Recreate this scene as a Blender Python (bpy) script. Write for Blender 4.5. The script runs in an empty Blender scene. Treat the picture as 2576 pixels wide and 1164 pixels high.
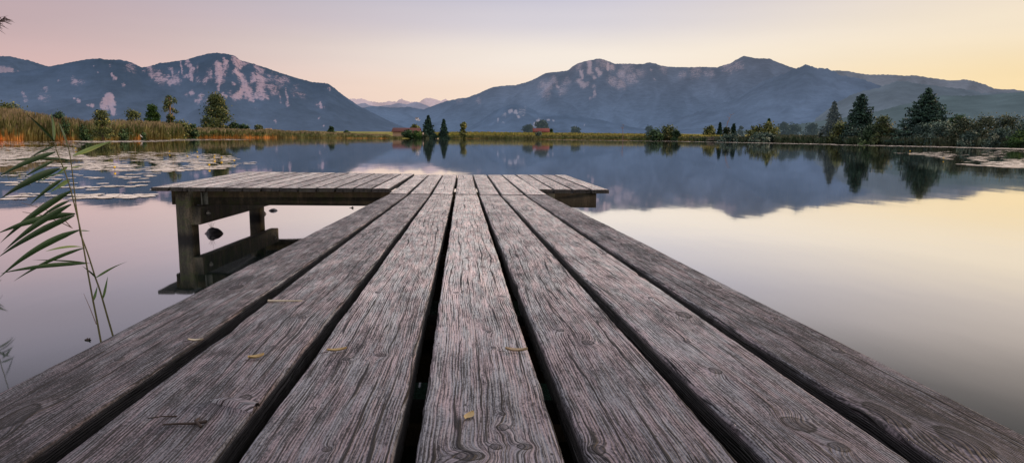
import bpy, math, random
import numpy as np
from mathutils import Matrix, Vector, Euler

random.seed(7)
RNG = np.random.default_rng(11)
sc = bpy.context.scene
col = sc.collection
R = math.radians

# ------------------------------------------------------------------ camera
CAMZ = 1.14                      # metres above the water (water is z = 0)
DECK = 0.58                      # deck height of the far platform
FPX, CX, CY = 1700.0, 1288.0, 582.0
PITCH, ROLL = R(7.97), R(0.43)
cam_d = bpy.data.cameras.new('camera')
cam = bpy.data.objects.new('camera', cam_d)
col.objects.link(cam)
MROT = (Matrix.Rotation(R(90) - PITCH, 3, 'X') @ Matrix.Rotation(ROLL, 3, 'Z'))
cam.matrix_world = Matrix.Translation((0, 0, CAMZ)) @ MROT.to_4x4()
cam_d.sensor_width = 36.0
cam_d.lens = 36.0 * FPX / 2576.0
cam_d.clip_start = 0.02
cam_d.clip_end = 60000
sc.camera = cam
MN = np.array(MROT)
CO = np.array([0.0, 0.0, CAMZ])


def ray(x, y):
    return MN @ np.array([x - CX, CY - y, -FPX])


def at_z(x, y, z):
    d = ray(x, y)
    return CO + d * ((z - CAMZ) / d[2])


def at_d(x, y, D):
    d = ray(x, y)
    return CO + d * (D / d[1])


def proj(P):
    q = (np.asarray(P) - CO) @ MN
    return CX - FPX * q[..., 0] / q[..., 2], CY + FPX * q[..., 1] / q[..., 2]


# ------------------------------------------------------------------ noise
_T = np.random.default_rng(5).random((256, 256))


def vnoise(x, y, s=0):
    x = np.asarray(x, float) + s * 17.31
    y = np.asarray(y, float) + s * 7.77
    xi, yi = np.floor(x).astype(int), np.floor(y).astype(int)
    fx, fy = x - xi, y - yi
    fx, fy = fx * fx * (3 - 2 * fx), fy * fy * (3 - 2 * fy)
    a = _T[xi % 256, yi % 256]; b = _T[(xi + 1) % 256, yi % 256]
    c = _T[xi % 256, (yi + 1) % 256]; d = _T[(xi + 1) % 256, (yi + 1) % 256]
    return (a * (1 - fx) + b * fx) * (1 - fy) + (c * (1 - fx) + d * fx) * fy


def fbm(x, y, s=0, o=4):
    r, a, t = 0, 1.0, 0
    for k in range(o):
        r = r + a * vnoise(x * 2 ** k, y * 2 ** k, s + k)
        t += a
        a *= .5
    return r / t


# ------------------------------------------------------------------ mesh helpers
def mesh_np(name, V, F, mat, smooth=False, attrs=None, parent=None, loc=None):
    V = np.asarray(V, float)
    F = np.asarray(F, int)
    if loc is None:
        loc = np.zeros(3)
    me = bpy.data.meshes.new(name)
    n, k = F.shape
    me.vertices.add(len(V))
    me.vertices.foreach_set('co', (V - np.asarray(loc)).astype(np.float32).ravel())
    me.loops.add(n * k)
    me.loops.foreach_set('vertex_index', F.astype(np.int32).ravel())
    me.polygons.add(n)
    me.polygons.foreach_set('loop_start', np.arange(0, n * k, k, dtype=np.int32))
    me.polygons.foreach_set('loop_total', np.full(n, k, dtype=np.int32))
    if smooth:
        me.polygons.foreach_set('use_smooth', np.ones(n, dtype=bool))
    me.update(calc_edges=True)
    for an, av in (attrs or {}).items():
        av = np.asarray(av, np.float32)
        if av.ndim == 2:
            at = me.attributes.new(an, 'FLOAT_VECTOR', 'POINT')
            at.data.foreach_set('vector', av.ravel())
        else:
            at = me.attributes.new(an, 'FLOAT', 'POINT')
            at.data.foreach_set('value', av)
    me.validate()
    me.materials.append(mat)
    o = bpy.data.objects.new(name, me)
    col.objects.link(o)
    if parent is not None:
        o.parent = parent
        o.location = Vector(loc) - parent.location
    else:
        o.location = loc
    return o


def grid_faces(nr, nc, off=0):
    i = np.arange(nr - 1)[:, None] * nc + np.arange(nc - 1)[None, :] + off
    return np.stack([i, i + 1, i + nc + 1, i + nc], -1).reshape(-1, 4)


class MB:
    """collects quads for one mesh"""
    def __init__(s):
        s.V, s.F, s.n = [], [], 0
        s.A = []

    def add(s, V, F, a=0.5):
        V = np.asarray(V, float)
        s.V.append(V); s.F.append(np.asarray(F, int) + s.n); s.n += len(V)
        s.A.append(np.full(len(V), a) if np.isscalar(a) else np.asarray(a))

    def box(s, x0, x1, y0, y1, z0, z1, bev=0.0, a=.5):
        if bev <= 0:
            V = [(x, y, z) for z in (z0, z1) for y in (y0, y1) for x in (x0, x1)]
            F = [(0, 2, 3, 1), (4, 5, 7, 6), (0, 1, 5, 4), (2, 6, 7, 3), (0, 4, 6, 2), (1, 3, 7, 5)]
            s.add(V, F, a)
            return
        # chamfered along the longest axis: octagon section
        L = (x1 - x0, y1 - y0, z1 - z0)
        ax = int(np.argmax(L))
        o = [i for i in range(3) if i != ax]
        lo, hi = (x0, y0, z0), (x1, y1, z1)
        a0, a1, b0, b1 = lo[o[0]], hi[o[0]], lo[o[1]], hi[o[1]]
        P = [(a0 + bev, b0), (a1 - bev, b0), (a1, b0 + bev), (a1, b1 - bev), (a1 - bev, b1), (a0 + bev, b1), (a0, b1 - bev), (a0, b0 + bev)]
        V = []
        for e in (lo[ax], hi[ax]):
            for p in P:
                v = [0, 0, 0]
                v[ax], v[o[0]], v[o[1]] = e, p[0], p[1]
                V.append(v)
        F = [(i, (i + 1) % 8, 8 + (i + 1) % 8, 8 + i) for i in range(8)]
        for b in (0, 8):
            F += [(b, b + 1, b + 2, b + 7), (b + 2, b + 3, b + 6, b + 7), (b + 3, b + 4, b + 5, b + 6)]
        s.add(V, F, a)

    def tube(s, pts, rad, n=6, a=.5):
        pts = np.asarray(pts, float)
        rad = np.full(len(pts), rad) if np.isscalar(rad) else np.asarray(rad)
        V = []
        for i, p in enumerate(pts):
            t = pts[min(i + 1, len(pts) - 1)] - pts[max(i - 1, 0)]
            t = t / (np.linalg.norm(t) + 1e-9)
            u = np.cross(t, (0.3, 1, 0.1)); u /= np.linalg.norm(u) + 1e-9
            w = np.cross(t, u)
            for k in range(n):
                q = 2 * math.pi * k / n
                V.append(p + rad[i] * (math.cos(q) * u + math.sin(q) * w))
        F = grid_faces(len(pts), n)
        wrap = [(i * n + n - 1, i * n, (i + 1) * n, (i + 1) * n + n - 1) for i in range(len(pts) - 1)]
        s.add(V, np.vstack([F, np.array(wrap)]), a)

    def cards(s, C, size, tone, upright=0.0, stretch=1.0):
        """random leaf-sized quads at centres C"""
        C = np.asarray(C, float)
        n = len(C)
        size = np.broadcast_to(size, n)
        a = RNG.normal(size=(n, 3)); a /= np.linalg.norm(a, axis=1)[:, None]
        b = RNG.normal(size=(n, 3)); b -= (a * b).sum(1)[:, None] * a
        b /= np.linalg.norm(b, axis=1)[:, None]
        if upright:
            a[:, 2] += upright; a /= np.linalg.norm(a, axis=1)[:, None]
        a = a * (size * stretch)[:, None]; b = b * (size * .62)[:, None]
        V = np.stack([C - a, C - .25 * a + b, C + a, C - .1 * a - b], 1).reshape(-1, 3)
        s.add(V, np.arange(4 * n).reshape(n, 4), np.repeat(np.broadcast_to(tone, n), 4))

    def build(s, name, mat, parent=None, loc=None, smooth=False):
        return mesh_np(name, np.vstack(s.V), np.vstack(s.F), mat, smooth, {'tone': np.concatenate(s.A)}, parent, loc)


def tag(o, label=None, cat=None, group=None, kind=None):
    if label: o['label'] = label
    if cat: o['category'] = cat
    if group: o['group'] = group
    if kind: o['kind'] = kind
    return o


def thing(name, loc, label, cat, group=None):
    o = bpy.data.objects.new(name, None)
    o.empty_display_size = .2
    o.location = Vector(loc)
    col.objects.link(o)
    return tag(o, label, cat, group)


# ------------------------------------------------------------------ material helpers
def lin(r, g, b):
    f = lambda c: (c / 255 / 12.92) if c <= 10 else ((c / 255 + .055) / 1.055) ** 2.4
    return (f(r), f(g), f(b), 1)


class NT:
    def __init__(s, name):
        s.m = bpy.data.materials.new(name)
        s.m.use_nodes = True
        s.t = s.m.node_tree
        s.t.nodes.clear()
        s.out = s.t.nodes.new('ShaderNodeOutputMaterial')

    def n(s, typ, **kw):
        nd = s.t.nodes.new(typ)
        for k, v in kw.items():
            setattr(nd, k, v)
        return nd

    def l(s, a, b):
        s.t.links.new(a, b)

    def put(s, sock, v):
        if isinstance(v, bpy.types.NodeSocket):
            s.l(v, sock)
        else:
            sock.default_value = v

    def math(s, op, a, b=0.0, c=None, clamp=False):
        nd = s.n('ShaderNodeMath', operation=op, use_clamp=clamp)
        s.put(nd.inputs[0], a); s.put(nd.inputs[1], b)
        if c is not None: s.put(nd.inputs[2], c)
        return nd.outputs[0]

    def ss(s, v, a, b, lo=0.0, hi=1.0):
        nd = s.n('ShaderNodeMapRange', interpolation_type='SMOOTHSTEP')
        s.put(nd.inputs[0], v)
        for i, q in zip((1, 2, 3, 4), (a, b, lo, hi)):
            s.put(nd.inputs[i], q)
        return nd.outputs[0]

    def attr(s, name, vec=False):
        nd = s.n('ShaderNodeAttribute', attribute_name=name)
        return nd.outputs['Vector'] if vec else nd.outputs['Fac']

    def vmul(s, v, k):
        nd = s.n('ShaderNodeVectorMath', operation='MULTIPLY')
        s.put(nd.inputs[0], v); nd.inputs[1].default_value = k
        return nd.outputs[0]

    def vadd(s, a, b):
        nd = s.n('ShaderNodeVectorMath', operation='ADD')
        s.put(nd.inputs[0], a); s.put(nd.inputs[1], b)
        return nd.outputs[0]

    def noise(s, v, scale=1.0, detail=3.0, rough=.55, color=False):
        nd = s.n('ShaderNodeTexNoise')
        s.put(nd.inputs['Vector'], v)
        nd.inputs['Scale'].default_value = scale
        nd.inputs['Detail'].default_value = detail
        nd.inputs['Roughness'].default_value = rough
        return nd.outputs['Color' if color else 'Fac']

    def mix(s, f, a, b, blend='MIX'):
        nd = s.n('ShaderNodeMix', data_type='RGBA', blend_type=blend)
        s.put(nd.inputs['Factor'], f); s.put(nd.inputs['A'], a); s.put(nd.inputs['B'], b)
        return nd.outputs['Result']

    def ramp(s, f, stops):
        nd = s.n('ShaderNodeValToRGB')
        e = nd.color_ramp.elements
        while len(e) < len(stops):
            e.new(.5)
        for el, (p, c) in zip(e, stops):
            el.position = p; el.color = c
        s.put(nd.inputs[0], f)
        return nd.outputs[0]

    def pos(s):
        return s.n('ShaderNodeNewGeometry').outputs['Position']

    def sep(s, v):
        nd = s.n('ShaderNodeSeparateXYZ'); s.put(nd.inputs[0], v)
        return nd.outputs

    def comb(s, x, y, z):
        nd = s.n('ShaderNodeCombineXYZ')
        for i, q in enumerate((x, y, z)): s.put(nd.inputs[i], q)
        return nd.outputs[0]

    def principled(s, color, rough=.6, spec=.5, normal=None, **kw):
        p = s.n('ShaderNodeBsdfPrincipled')
        s.put(p.inputs['Base Color'], color)
        s.put(p.inputs['Roughness'], rough)
        s.put(p.inputs['Specular IOR Level'], spec)
        if normal is not None: s.l(normal, p.inputs['Normal'])
        for k, v in kw.items(): s.put(p.inputs[k], v)
        s.l(p.outputs[0], s.out.inputs[0])
        return p

    def bump(s, h, strength=.5, dist=.01):
        nd = s.n('ShaderNodeBump')
        s.put(nd.inputs['Strength'], strength); nd.inputs['Distance'].default_value = dist
        s.l(h, nd.inputs['Height'])
        return nd.outputs[0]


def C4(r, g, b):
    return (r, g, b, 1)


# ---- weathered wood. attribute 'gv' = (grain coordinate across m, length m, plank id), 'knot', 'side'
def wood_material(name, moss=0.0):
    t = NT(name)
    gv = t.attr('gv', True)
    knot = t.attr('knot'); side = t.attr('side'); wear_shade = t.attr('wear_shade')
    warp = t.vadd(gv, t.vmul(t.noise(t.vmul(gv, (9, 2.0, 3.1)), 1, 2, .5, True), (.006, 0, 0)))
    fine = t.noise(t.vmul(warp, (460, 15, 13.7)), 1, 2, .6)
    mid = t.noise(t.vmul(warp, (215, 6.5, 9.3)), 1, 3, .62)
    coarse = t.noise(t.vmul(warp, (42, 1.6, 5.1)), 1, 3, .55)
    blot = t.noise(t.vmul(gv, (10, 3.2, 4.3)), 1, 5, .62)
    blot2 = t.noise(t.vmul(gv, (30, 13, 8.1)), 1, 4, .65)
    rings = t.n('ShaderNodeTexWave', wave_type='BANDS', bands_direction='X')
    t.l(t.vmul(warp, (1, .02, .37)), rings.inputs['Vector'])
    rings.inputs['Scale'].default_value = 62
    rings.inputs['Distortion'].default_value = 3.2
    rings.inputs['Detail'].default_value = 2
    rings.inputs['Detail Scale'].default_value = 2.2
    ring = rings.outputs['Fac']
    grit = t.noise(t.vmul(gv, (400, 150, 6.1)), 1, 3, .65)
    dash = t.math('MULTIPLY', t.ss(t.noise(t.vmul(warp, (300, 22, 17.3)), 1, 2, .55), .335, .40, 1, 0),
                  t.ss(t.noise(t.vmul(gv, (17, 5, 3.7)), 1, 3, .6), .40, .56))
    # drying cracks: wavering lines along the grain that open and close along their length
    gx = t.sep(warp)[0]

    def cracks(per_m, wob, nf, nv, idk, mask, w0):
        u = t.math('ADD', t.math('MULTIPLY', gx, per_m), t.math('MULTIPLY', t.noise(t.vmul(gv, (nf, nv, idk)), 1, 3, .55), wob))
        d = t.math('ABSOLUTE', t.math('SUBTRACT', t.math('FRACT', u), .5))
        wd = t.math('ADD', t.math('MULTIPLY', mask, w0), .0008)
        return t.ss(d, t.math('MULTIPLY', wd, .35), wd, 1, 0)
    cm1 = t.ss(t.noise(t.vmul(gv, (30, 1.7, 11.9)), 1, 3, .6), .42, .62)
    cm2 = t.ss(t.noise(t.vmul(gv, (60, 5.0, 2.9)), 1, 3, .6), .44, .66)
    cm3 = t.ss(t.noise(t.vmul(gv, (95, 9.0, 7.7)), 1, 3, .6), .42, .64)
    crack = cracks(36, 2.2, 15, 1.2, 21.3, cm1, .085)
    crack2 = cracks(88, 2.0, 28, 2.4, 31.7, cm2, .13)
    crack3 = cracks(190, 2.2, 55, 4.0, 41.7, cm3, .20)
    # small worm holes / specks
    vo = t.n('ShaderNodeTexVoronoi'); t.l(t.vmul(gv, (60, 34, 1)), vo.inputs['Vector']); vo.inputs['Scale'].default_value = 1
    speck = t.math('MULTIPLY', t.ss(vo.outputs['Distance'], .09, .16, 1, 0), t.ss(blot2, .49, .56))
    tone = .5
    for nd_, k_ in ((fine, .80), (mid, .42), (coarse, .12), (ring, .20), (blot, .78), (blot2, .50), (grit, 1.10)):
        tone = t.math('ADD', tone, t.math('MULTIPLY', t.math('SUBTRACT', nd_, .5), k_))
    tone = t.math('ADD', tone, t.math('MULTIPLY', t.math('SUBTRACT', wear_shade, .5), .50))
    base = t.ramp(tone, [(.14, C4(.026, .025, .028)), (.33, C4(.245, .222, .222)), (.50, C4(.490, .440, .428)),
                         (.66, C4(.61, .545, .525)), (.88, C4(.72, .645, .62))])
    hue = t.noise(t.vmul(gv, (55, 6, 12.3)), 1, 4, .6)
    base = t.mix(1.0, base, t.mix(t.ss(hue, .38, .62), C4(.93, 1.0, 1.0), C4(1.06, .985, .975)), 'MULTIPLY')
    base = t.mix(t.math('MULTIPLY', dash, .62), base, C4(.034, .031, .035))
    base = t.mix(t.math('MULTIPLY', crack3, .70), base, C4(.030, .027, .029))
    dirt = t.math('MULTIPLY', crack, .95)
    base = t.mix(dirt, base, C4(.008, .008, .009))
    base = t.mix(t.math('MULTIPLY', crack2, .78), base, C4(.012, .011, .012))
    base = t.mix(t.math('MULTIPLY', speck, .8), base, C4(.02, .018, .018))
    kd = t.ss(knot, .50, .72)
    base = t.mix(t.math('MULTIPLY', kd, .60), base, t.mix(t.ss(t.noise(t.vmul(gv, (160, 90, 3.3)), 1, 3, .6), .4, .62), C4(.055, .048, .050), C4(.20, .175, .175)))
    halo = t.math('MULTIPLY', t.ss(knot, .12, .30), t.ss(knot, .34, .44, 1, 0))
    base = t.mix(t.math('MULTIPLY', halo, .35), base, C4(.60, .535, .52))
    kr = t.math('MULTIPLY', t.ss(knot, .38, .47), t.ss(knot, .52, .64, 1, 0))
    base = t.mix(t.math('MULTIPLY', kr, .9), base, C4(.014, .013, .014))
    gm = t.n('ShaderNodeGamma'); t.l(base, gm.inputs[0]); gm.inputs[1].default_value = 1.48
    base = t.mix(1.0, gm.outputs[0], C4(1.38, 1.53, 1.55), 'MULTIPLY')
    wk = t.ss(wear_shade, .15, .66, .66, 1.06)  # plank wear, with corner darkening of the outer planks put into the colour
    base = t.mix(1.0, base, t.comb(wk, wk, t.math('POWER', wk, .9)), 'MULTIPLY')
    # sides: gap shade painted near black, plus a little moss
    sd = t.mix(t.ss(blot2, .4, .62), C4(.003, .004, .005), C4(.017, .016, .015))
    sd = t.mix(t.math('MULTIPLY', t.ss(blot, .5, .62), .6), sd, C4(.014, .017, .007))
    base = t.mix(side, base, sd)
    # light falloff painted into the planks: dark near the camera, brighter far out
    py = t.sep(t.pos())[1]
    light_falloff = t.math('MULTIPLY', t.ss(py, .5, 2.5, .235, .88), t.ss(py, 1.8, 6.4, 1.0, 1.38))
    base = t.mix(1.0, base, t.comb(light_falloff, light_falloff, t.math('POWER', light_falloff, .88)), 'MULTIPLY')
    h = t.math('ADD', t.math('MULTIPLY', fine, .25), t.math('MULTIPLY', mid, .55))
    h = t.math('ADD', h, t.math('MULTIPLY', ring, .22))
    h = t.math('ADD', h, t.math('MULTIPLY', coarse, .5))
    h = t.math('SUBTRACT', h, t.math('MULTIPLY', crack, 1.5))
    h = t.math('SUBTRACT', h, t.math('MULTIPLY', t.math('ADD', crack2, crack3), .6))
    h = t.math('ADD', h, t.math('MULTIPLY', blot2, .25))
    t.principled(base, t.ss(tone, .2, .8, .72, .52), .38, t.bump(h, .9, .006))
    return t.m


# ---- dark timber under the deck, 'tone' attribute unused
def timber_material(name='dark_timber', k=1.0):
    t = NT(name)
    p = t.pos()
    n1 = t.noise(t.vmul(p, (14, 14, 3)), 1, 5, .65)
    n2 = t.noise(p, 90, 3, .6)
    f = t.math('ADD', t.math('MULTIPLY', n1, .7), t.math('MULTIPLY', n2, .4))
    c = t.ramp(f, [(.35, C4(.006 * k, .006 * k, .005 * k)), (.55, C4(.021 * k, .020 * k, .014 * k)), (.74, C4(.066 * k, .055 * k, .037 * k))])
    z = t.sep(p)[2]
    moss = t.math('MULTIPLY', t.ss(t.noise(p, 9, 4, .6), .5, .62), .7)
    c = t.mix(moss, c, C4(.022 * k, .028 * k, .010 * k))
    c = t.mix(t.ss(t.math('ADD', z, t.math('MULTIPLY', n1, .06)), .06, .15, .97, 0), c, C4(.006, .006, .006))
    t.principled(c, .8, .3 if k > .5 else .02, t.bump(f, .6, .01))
    return t.m


def metal_material():
    t = NT('galvanised_metal')
    n = t.noise(t.pos(), 120, 3, .6)
    c = t.ramp(n, [(.3, C4(.10, .10, .10)), (.7, C4(.30, .31, .30))])
    t.principled(c, .5, .5, None, Metallic=.7)
    return t.m


def water_material():
    t = NT('lake_water')
    p = t.pos()
    n1 = t.noise(t.vmul(p, (.55, .22, 1)), 1, 3, .5)
    n2 = t.noise(t.vmul(p, (3.2, 1.6, 1)), 1, 2, .5)
    h = t.math('ADD', t.math('MULTIPLY', n1, .8), t.math('MULTIPLY', n2, .09))
    b = t.bump(h, .22, .022)
    deep = t.mix(t.noise(p, .35, 2, .5), C4(.006, .015, .013), C4(.009, .021, .017))
    dif = t.n('ShaderNodeBsdfDiffuse'); t.l(deep, dif.inputs[0])
    gl = t.n('ShaderNodeBsdfGlossy'); gl.inputs['Roughness'].default_value = .034
    gl.inputs['Color'].default_value = C4(.97, .97, .985)
    t.l(b, gl.inputs['Normal'])
    lw = t.n('ShaderNodeLayerWeight'); lw.inputs['Blend'].default_value = .5
    t.l(b, lw.inputs['Normal'])
    K = [(0, .025), (.45, .045), (.56, .065), (.63, .10), (.67, .155), (.70, .235), (.735, .40), (.765, .575), (.81, .78), (.861, .94), (.93, 1.0)]
    fc = t.ramp(lw.outputs['Facing'], [(p_, C4(v_, v_, v_)) for p_, v_ in K])
    mx = t.n('ShaderNodeMixShader')
    t.l(fc, mx.inputs[0]); t.l(dif.outputs[0], mx.inputs[1]); t.l(gl.outputs[0], mx.inputs[2])
    t.l(mx.outputs[0], t.out.inputs[0])
    return t.m


def ground_material():
    t = NT('meadow_ground')
    p = t.pos()
    n = t.noise(t.vmul(p, (.05, .012, 1)), 1, 4, .6)
    n2 = t.noise(p, .9, 3, .6)
    c = t.ramp(t.math('ADD', t.math('MULTIPLY', n, .7), t.math('MULTIPLY', n2, .3)),
               [(.38, C4(.085, .115, .025)), (.5, C4(.20, .185, .040)), (.62, C4(.33, .25, .060))])
    t.principled(c, .9, .1)
    return t.m


def mountain_material(name, haze, hfac, forest=((.012, .026, .028), (.030, .050, .046)), rock=(.46, .36, .37), top=None, ht=900.0):
    """forested slope with blue air haze painted in as emission, thicker low down"""
    t = NT(name)
    p = t.pos()
    n1 = t.noise(t.vmul(p, (1, 1, 1.6)), .010, 6, .68)
    n2 = t.noise(p, .035, 4, .7)
    f = t.mix(t.math('ADD', t.math('MULTIPLY', n1, .6), t.math('MULTIPLY', n2, .4)), C4(*forest[0]), C4(*forest[1]))
    rk = t.attr('rock')
    br = t.noise(t.vmul(p, (1.35, 1.35, .5)), .026, 7, .80)
    br2 = t.noise(t.vmul(p, (1.2, 1.2, .38)), .085, 4, .75)
    bb = t.math('ADD', t.math('MULTIPLY', t.math('SUBTRACT', br, .5), 3.0), t.math('MULTIPLY', t.math('SUBTRACT', br2, .5), 2.8))
    m = t.ss(t.math('ADD', rk, bb), .40, .80)
    m = t.math('MULTIPLY', m, t.ss(rk, .04, .40))
    m = t.math('ADD', t.math('MULTIPLY', m, .86), t.math('MULTIPLY', t.ss(t.math('ADD', rk, t.math('MULTIPLY', bb, .35)), .06, .8), .16), clamp=True)
    rc = t.mix(t.noise(t.vmul(p, (1.6, 1.6, .5)), .05, 4, .7), C4(rock[0] * .5, rock[1] * .5, rock[2] * .55), C4(*rock))
    m = t.math('MULTIPLY', m, t.math('MULTIPLY_ADD', rk, .45, .55), clamp=True)
    c = t.mix(m, f, rc)
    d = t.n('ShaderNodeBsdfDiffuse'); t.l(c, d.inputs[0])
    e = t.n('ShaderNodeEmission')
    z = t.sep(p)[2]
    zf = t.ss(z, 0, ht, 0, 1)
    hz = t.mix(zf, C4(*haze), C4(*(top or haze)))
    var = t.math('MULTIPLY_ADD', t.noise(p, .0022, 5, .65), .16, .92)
    var = t.math('MULTIPLY', var, t.math('MULTIPLY_ADD', t.ss(t.attr('relief'), -.1, 1.0), -.34, 1.20))  # ridge and gully shading painted into the haze glow
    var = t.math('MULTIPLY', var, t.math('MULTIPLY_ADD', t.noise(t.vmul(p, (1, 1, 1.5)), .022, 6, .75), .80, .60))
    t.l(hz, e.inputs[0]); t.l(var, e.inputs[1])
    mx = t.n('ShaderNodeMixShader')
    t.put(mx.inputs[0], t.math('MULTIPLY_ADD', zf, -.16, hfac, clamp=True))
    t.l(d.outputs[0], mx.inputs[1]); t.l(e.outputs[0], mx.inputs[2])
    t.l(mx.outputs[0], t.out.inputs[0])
    return t.m


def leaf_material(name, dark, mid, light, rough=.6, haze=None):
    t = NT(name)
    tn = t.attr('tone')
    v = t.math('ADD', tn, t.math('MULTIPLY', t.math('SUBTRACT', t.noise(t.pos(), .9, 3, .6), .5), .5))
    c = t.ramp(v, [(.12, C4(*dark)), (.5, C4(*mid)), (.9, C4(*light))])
    p = t.principled(c, rough, .25)
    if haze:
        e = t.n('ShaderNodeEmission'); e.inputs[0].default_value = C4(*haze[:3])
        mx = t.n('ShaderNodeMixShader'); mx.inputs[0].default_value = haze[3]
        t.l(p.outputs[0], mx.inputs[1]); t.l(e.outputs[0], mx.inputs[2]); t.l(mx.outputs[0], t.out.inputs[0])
    return t.m


def plain(name, c, rough=.7, var=.25, scale=6.0, spec=.3):
    t = NT(name)
    n = t.noise(t.pos(), scale, 4, .6)
    cc = t.mix(n, C4(*[x * (1 - var) for x in c]), C4(*[min(1, x * (1 + var)) for x in c]))
    t.principled(cc, rough, spec, t.bump(n, .3, .01))
    return t.m


def reed_bed_material(name, low, low2, high, tip):
    t = NT(name)
    hf = t.attr('tone'); pt = t.attr('patch')
    rnd = t.attr('rnd')
    lo = t.mix(pt, C4(*low2), C4(*low))
    pn = t.ss(t.noise(t.vmul(t.pos(), (1, .5, .2)), .11, 4, .6), .42, .60)
    hi = t.mix(pn, C4(high[0] * .50, high[1] * .66, high[2] * .55), C4(*high))
    lo = t.mix(t.math('MULTIPLY', t.math('SUBTRACT', 1.0, pn), .45), lo, C4(high[0] * .5, high[1] * .6, high[2] * .5))
    c = t.mix(t.ss(t.math('ADD', hf, t.math('MULTIPLY', rnd, .25)), .36, .70), lo, hi)
    c = t.mix(t.math('MULTIPLY', t.ss(t.math('ADD', hf, t.math('MULTIPLY', rnd, .3)), .95, 1.14), .6), c, C4(*tip))
    k = t.math('MULTIPLY', t.math('MULTIPLY_ADD', rnd, .45, .80), t.ss(t.noise(t.vmul(t.pos(), (1, .6, 1)), .75, 4, .7), .30, .70, .55, 1.5))
    c = t.mix(1.0, c, t.comb(k, k, k), 'MULTIPLY')
    t.principled(c, .8, .1)
    return t.m


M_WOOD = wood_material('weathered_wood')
M_TIMBER = timber_material()
M_METAL = metal_material()
M_POST = timber_material('post_timber', 2.2)
M_UNDER = timber_material('shaded_timber', .035)  # timber copy with the shade under the walkway put into its colour
M_WATER = water_material()
M_GROUND = ground_material()
M_BARK = plain('bark', (.10, .07, .05), .9, .4, 3)
M_PALEBARK = plain('pale_bark', (.34, .22, .15), .9, .35, 3)

# ------------------------------------------------------------------ sky, sun
SUN_AZ, SUN_EL = R(68), R(8)         # to the right of the view, just above the hills
w = bpy.data.worlds.new('World'); sc.world = w
w.use_nodes = True
nt = w.node_tree
nt.nodes.clear()


def W(typ, **kw):
    nd = nt.nodes.new(typ)
    for k, v in kw.items(): setattr(nd, k, v)
    return nd


tc = W('ShaderNodeTexCoord')
nrm = W('ShaderNodeVectorMath', operation='NORMALIZE'); nt.links.new(tc.outputs['Generated'], nrm.inputs[0])
sp = W('ShaderNodeSeparateXYZ'); nt.links.new(nrm.outputs[0], sp.inputs[0])


def wramp(stops):
    nd = W('ShaderNodeValToRGB')
    nd.color_ramp.interpolation = 'EASE'
    e = nd.color_ramp.elements
    while len(e) < len(stops): e.new(.5)
    for el, (pp, c) in zip(e, stops):
        el.position = pp; el.color = c
    nt.links.new(elv.outputs[0], nd.inputs[0])
    return nd.outputs[0]


elv = W('ShaderNodeMath', operation='MAXIMUM'); nt.links.new(sp.outputs[2], elv.inputs[0]); elv.inputs[1].default_value = 0
s_ = lambda deg: math.sin(R(deg))
left = wramp([(0, lin(232, 192, 186)), (s_(4), lin(218, 184, 182)), (s_(8), lin(192, 168, 173)), (s_(12), lin(172, 161, 172)), (s_(16), lin(182, 174, 190)), (s_(24), lin(180, 178, 198)), (s_(48), (1.25, 1.12, 1.16, 1)), (1, (1.38, 1.26, 1.33, 1))])
mid_ = wramp([(0, lin(252, 222, 196)), (s_(3.2), lin(252, 230, 209)), (s_(6.5), lin(246, 235, 224)), (s_(9.5), lin(216, 211, 219)), (s_(12), lin(198, 196, 214)), (s_(24), lin(176, 172, 186)), (s_(48), (1.25, 1.12, 1.16, 1)), (1, (1.38, 1.26, 1.33, 1))])
right = wramp([(0, lin(253, 213, 146)), (s_(4), lin(251, 226, 178)), (s_(8), lin(248, 231, 204)), (s_(12), lin(232, 217, 204)), (s_(24), lin(186, 172, 176)), (s_(48), (1.25, 1.12, 1.14, 1)), (1, (1.38, 1.26, 1.33, 1))])
# azimuth: -1 left .. +1 towards the sunset
az = W('ShaderNodeMath', operation='ARCTAN2'); nt.links.new(sp.outputs[0], az.inputs[0]); nt.links.new(sp.outputs[1], az.inputs[1])
m1 = W('ShaderNodeMapRange', interpolation_type='SMOOTHSTEP'); nt.links.new(az.outputs[0], m1.inputs[0])
m1.inputs[1].default_value = R(-42); m1.inputs[2].default_value = R(8)
m2 = W('ShaderNodeMapRange', interpolation_type='SMOOTHSTEP'); nt.links.new(az.outputs[0], m2.inputs[0])
m2.inputs[1].default_value = R(2); m2.inputs[2].default_value = R(44)
x1 = W('ShaderNodeMix', data_type='RGBA'); nt.links.new(m1.outputs[0], x1.inputs['Factor']); nt.links.new(left, x1.inputs['A']); nt.links.new(mid_, x1.inputs['B'])
x2 = W('ShaderNodeMix', data_type='RGBA'); nt.links.new(m2.outputs[0], x2.inputs['Factor']); nt.links.new(x1.outputs['Result'], x2.inputs['A']); nt.links.new(right, x2.inputs['B'])
# thin high haze streaks
mp = W('ShaderNodeVectorMath', operation='MULTIPLY'); nt.links.new(nrm.outputs[0], mp.inputs[0]); mp.inputs[1].default_value = (2.2, 2.2, 16)
ns = W('ShaderNodeTexNoise'); nt.links.new(mp.outputs[0], ns.inputs['Vector']); ns.inputs['Scale'].default_value = 1.0; ns.inputs['Detail'].default_value = 4
mr = W('ShaderNodeMapRange'); nt.links.new(ns.outputs['Fac'], mr.inputs[0]); mr.inputs[1].default_value = .3; mr.inputs[2].default_value = .7; mr.inputs[3].default_value = .965; mr.inputs[4].default_value = 1.03
vm = W('ShaderNodeVectorMath', operation='SCALE'); nt.links.new(x2.outputs['Result'], vm.inputs[0]); nt.links.new(mr.outputs[0], vm.inputs['Scale'])
bg1 = W('ShaderNodeBackground'); nt.links.new(vm.outputs[0], bg1.inputs[0]); bg1.inputs[1].default_value = .97
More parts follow.
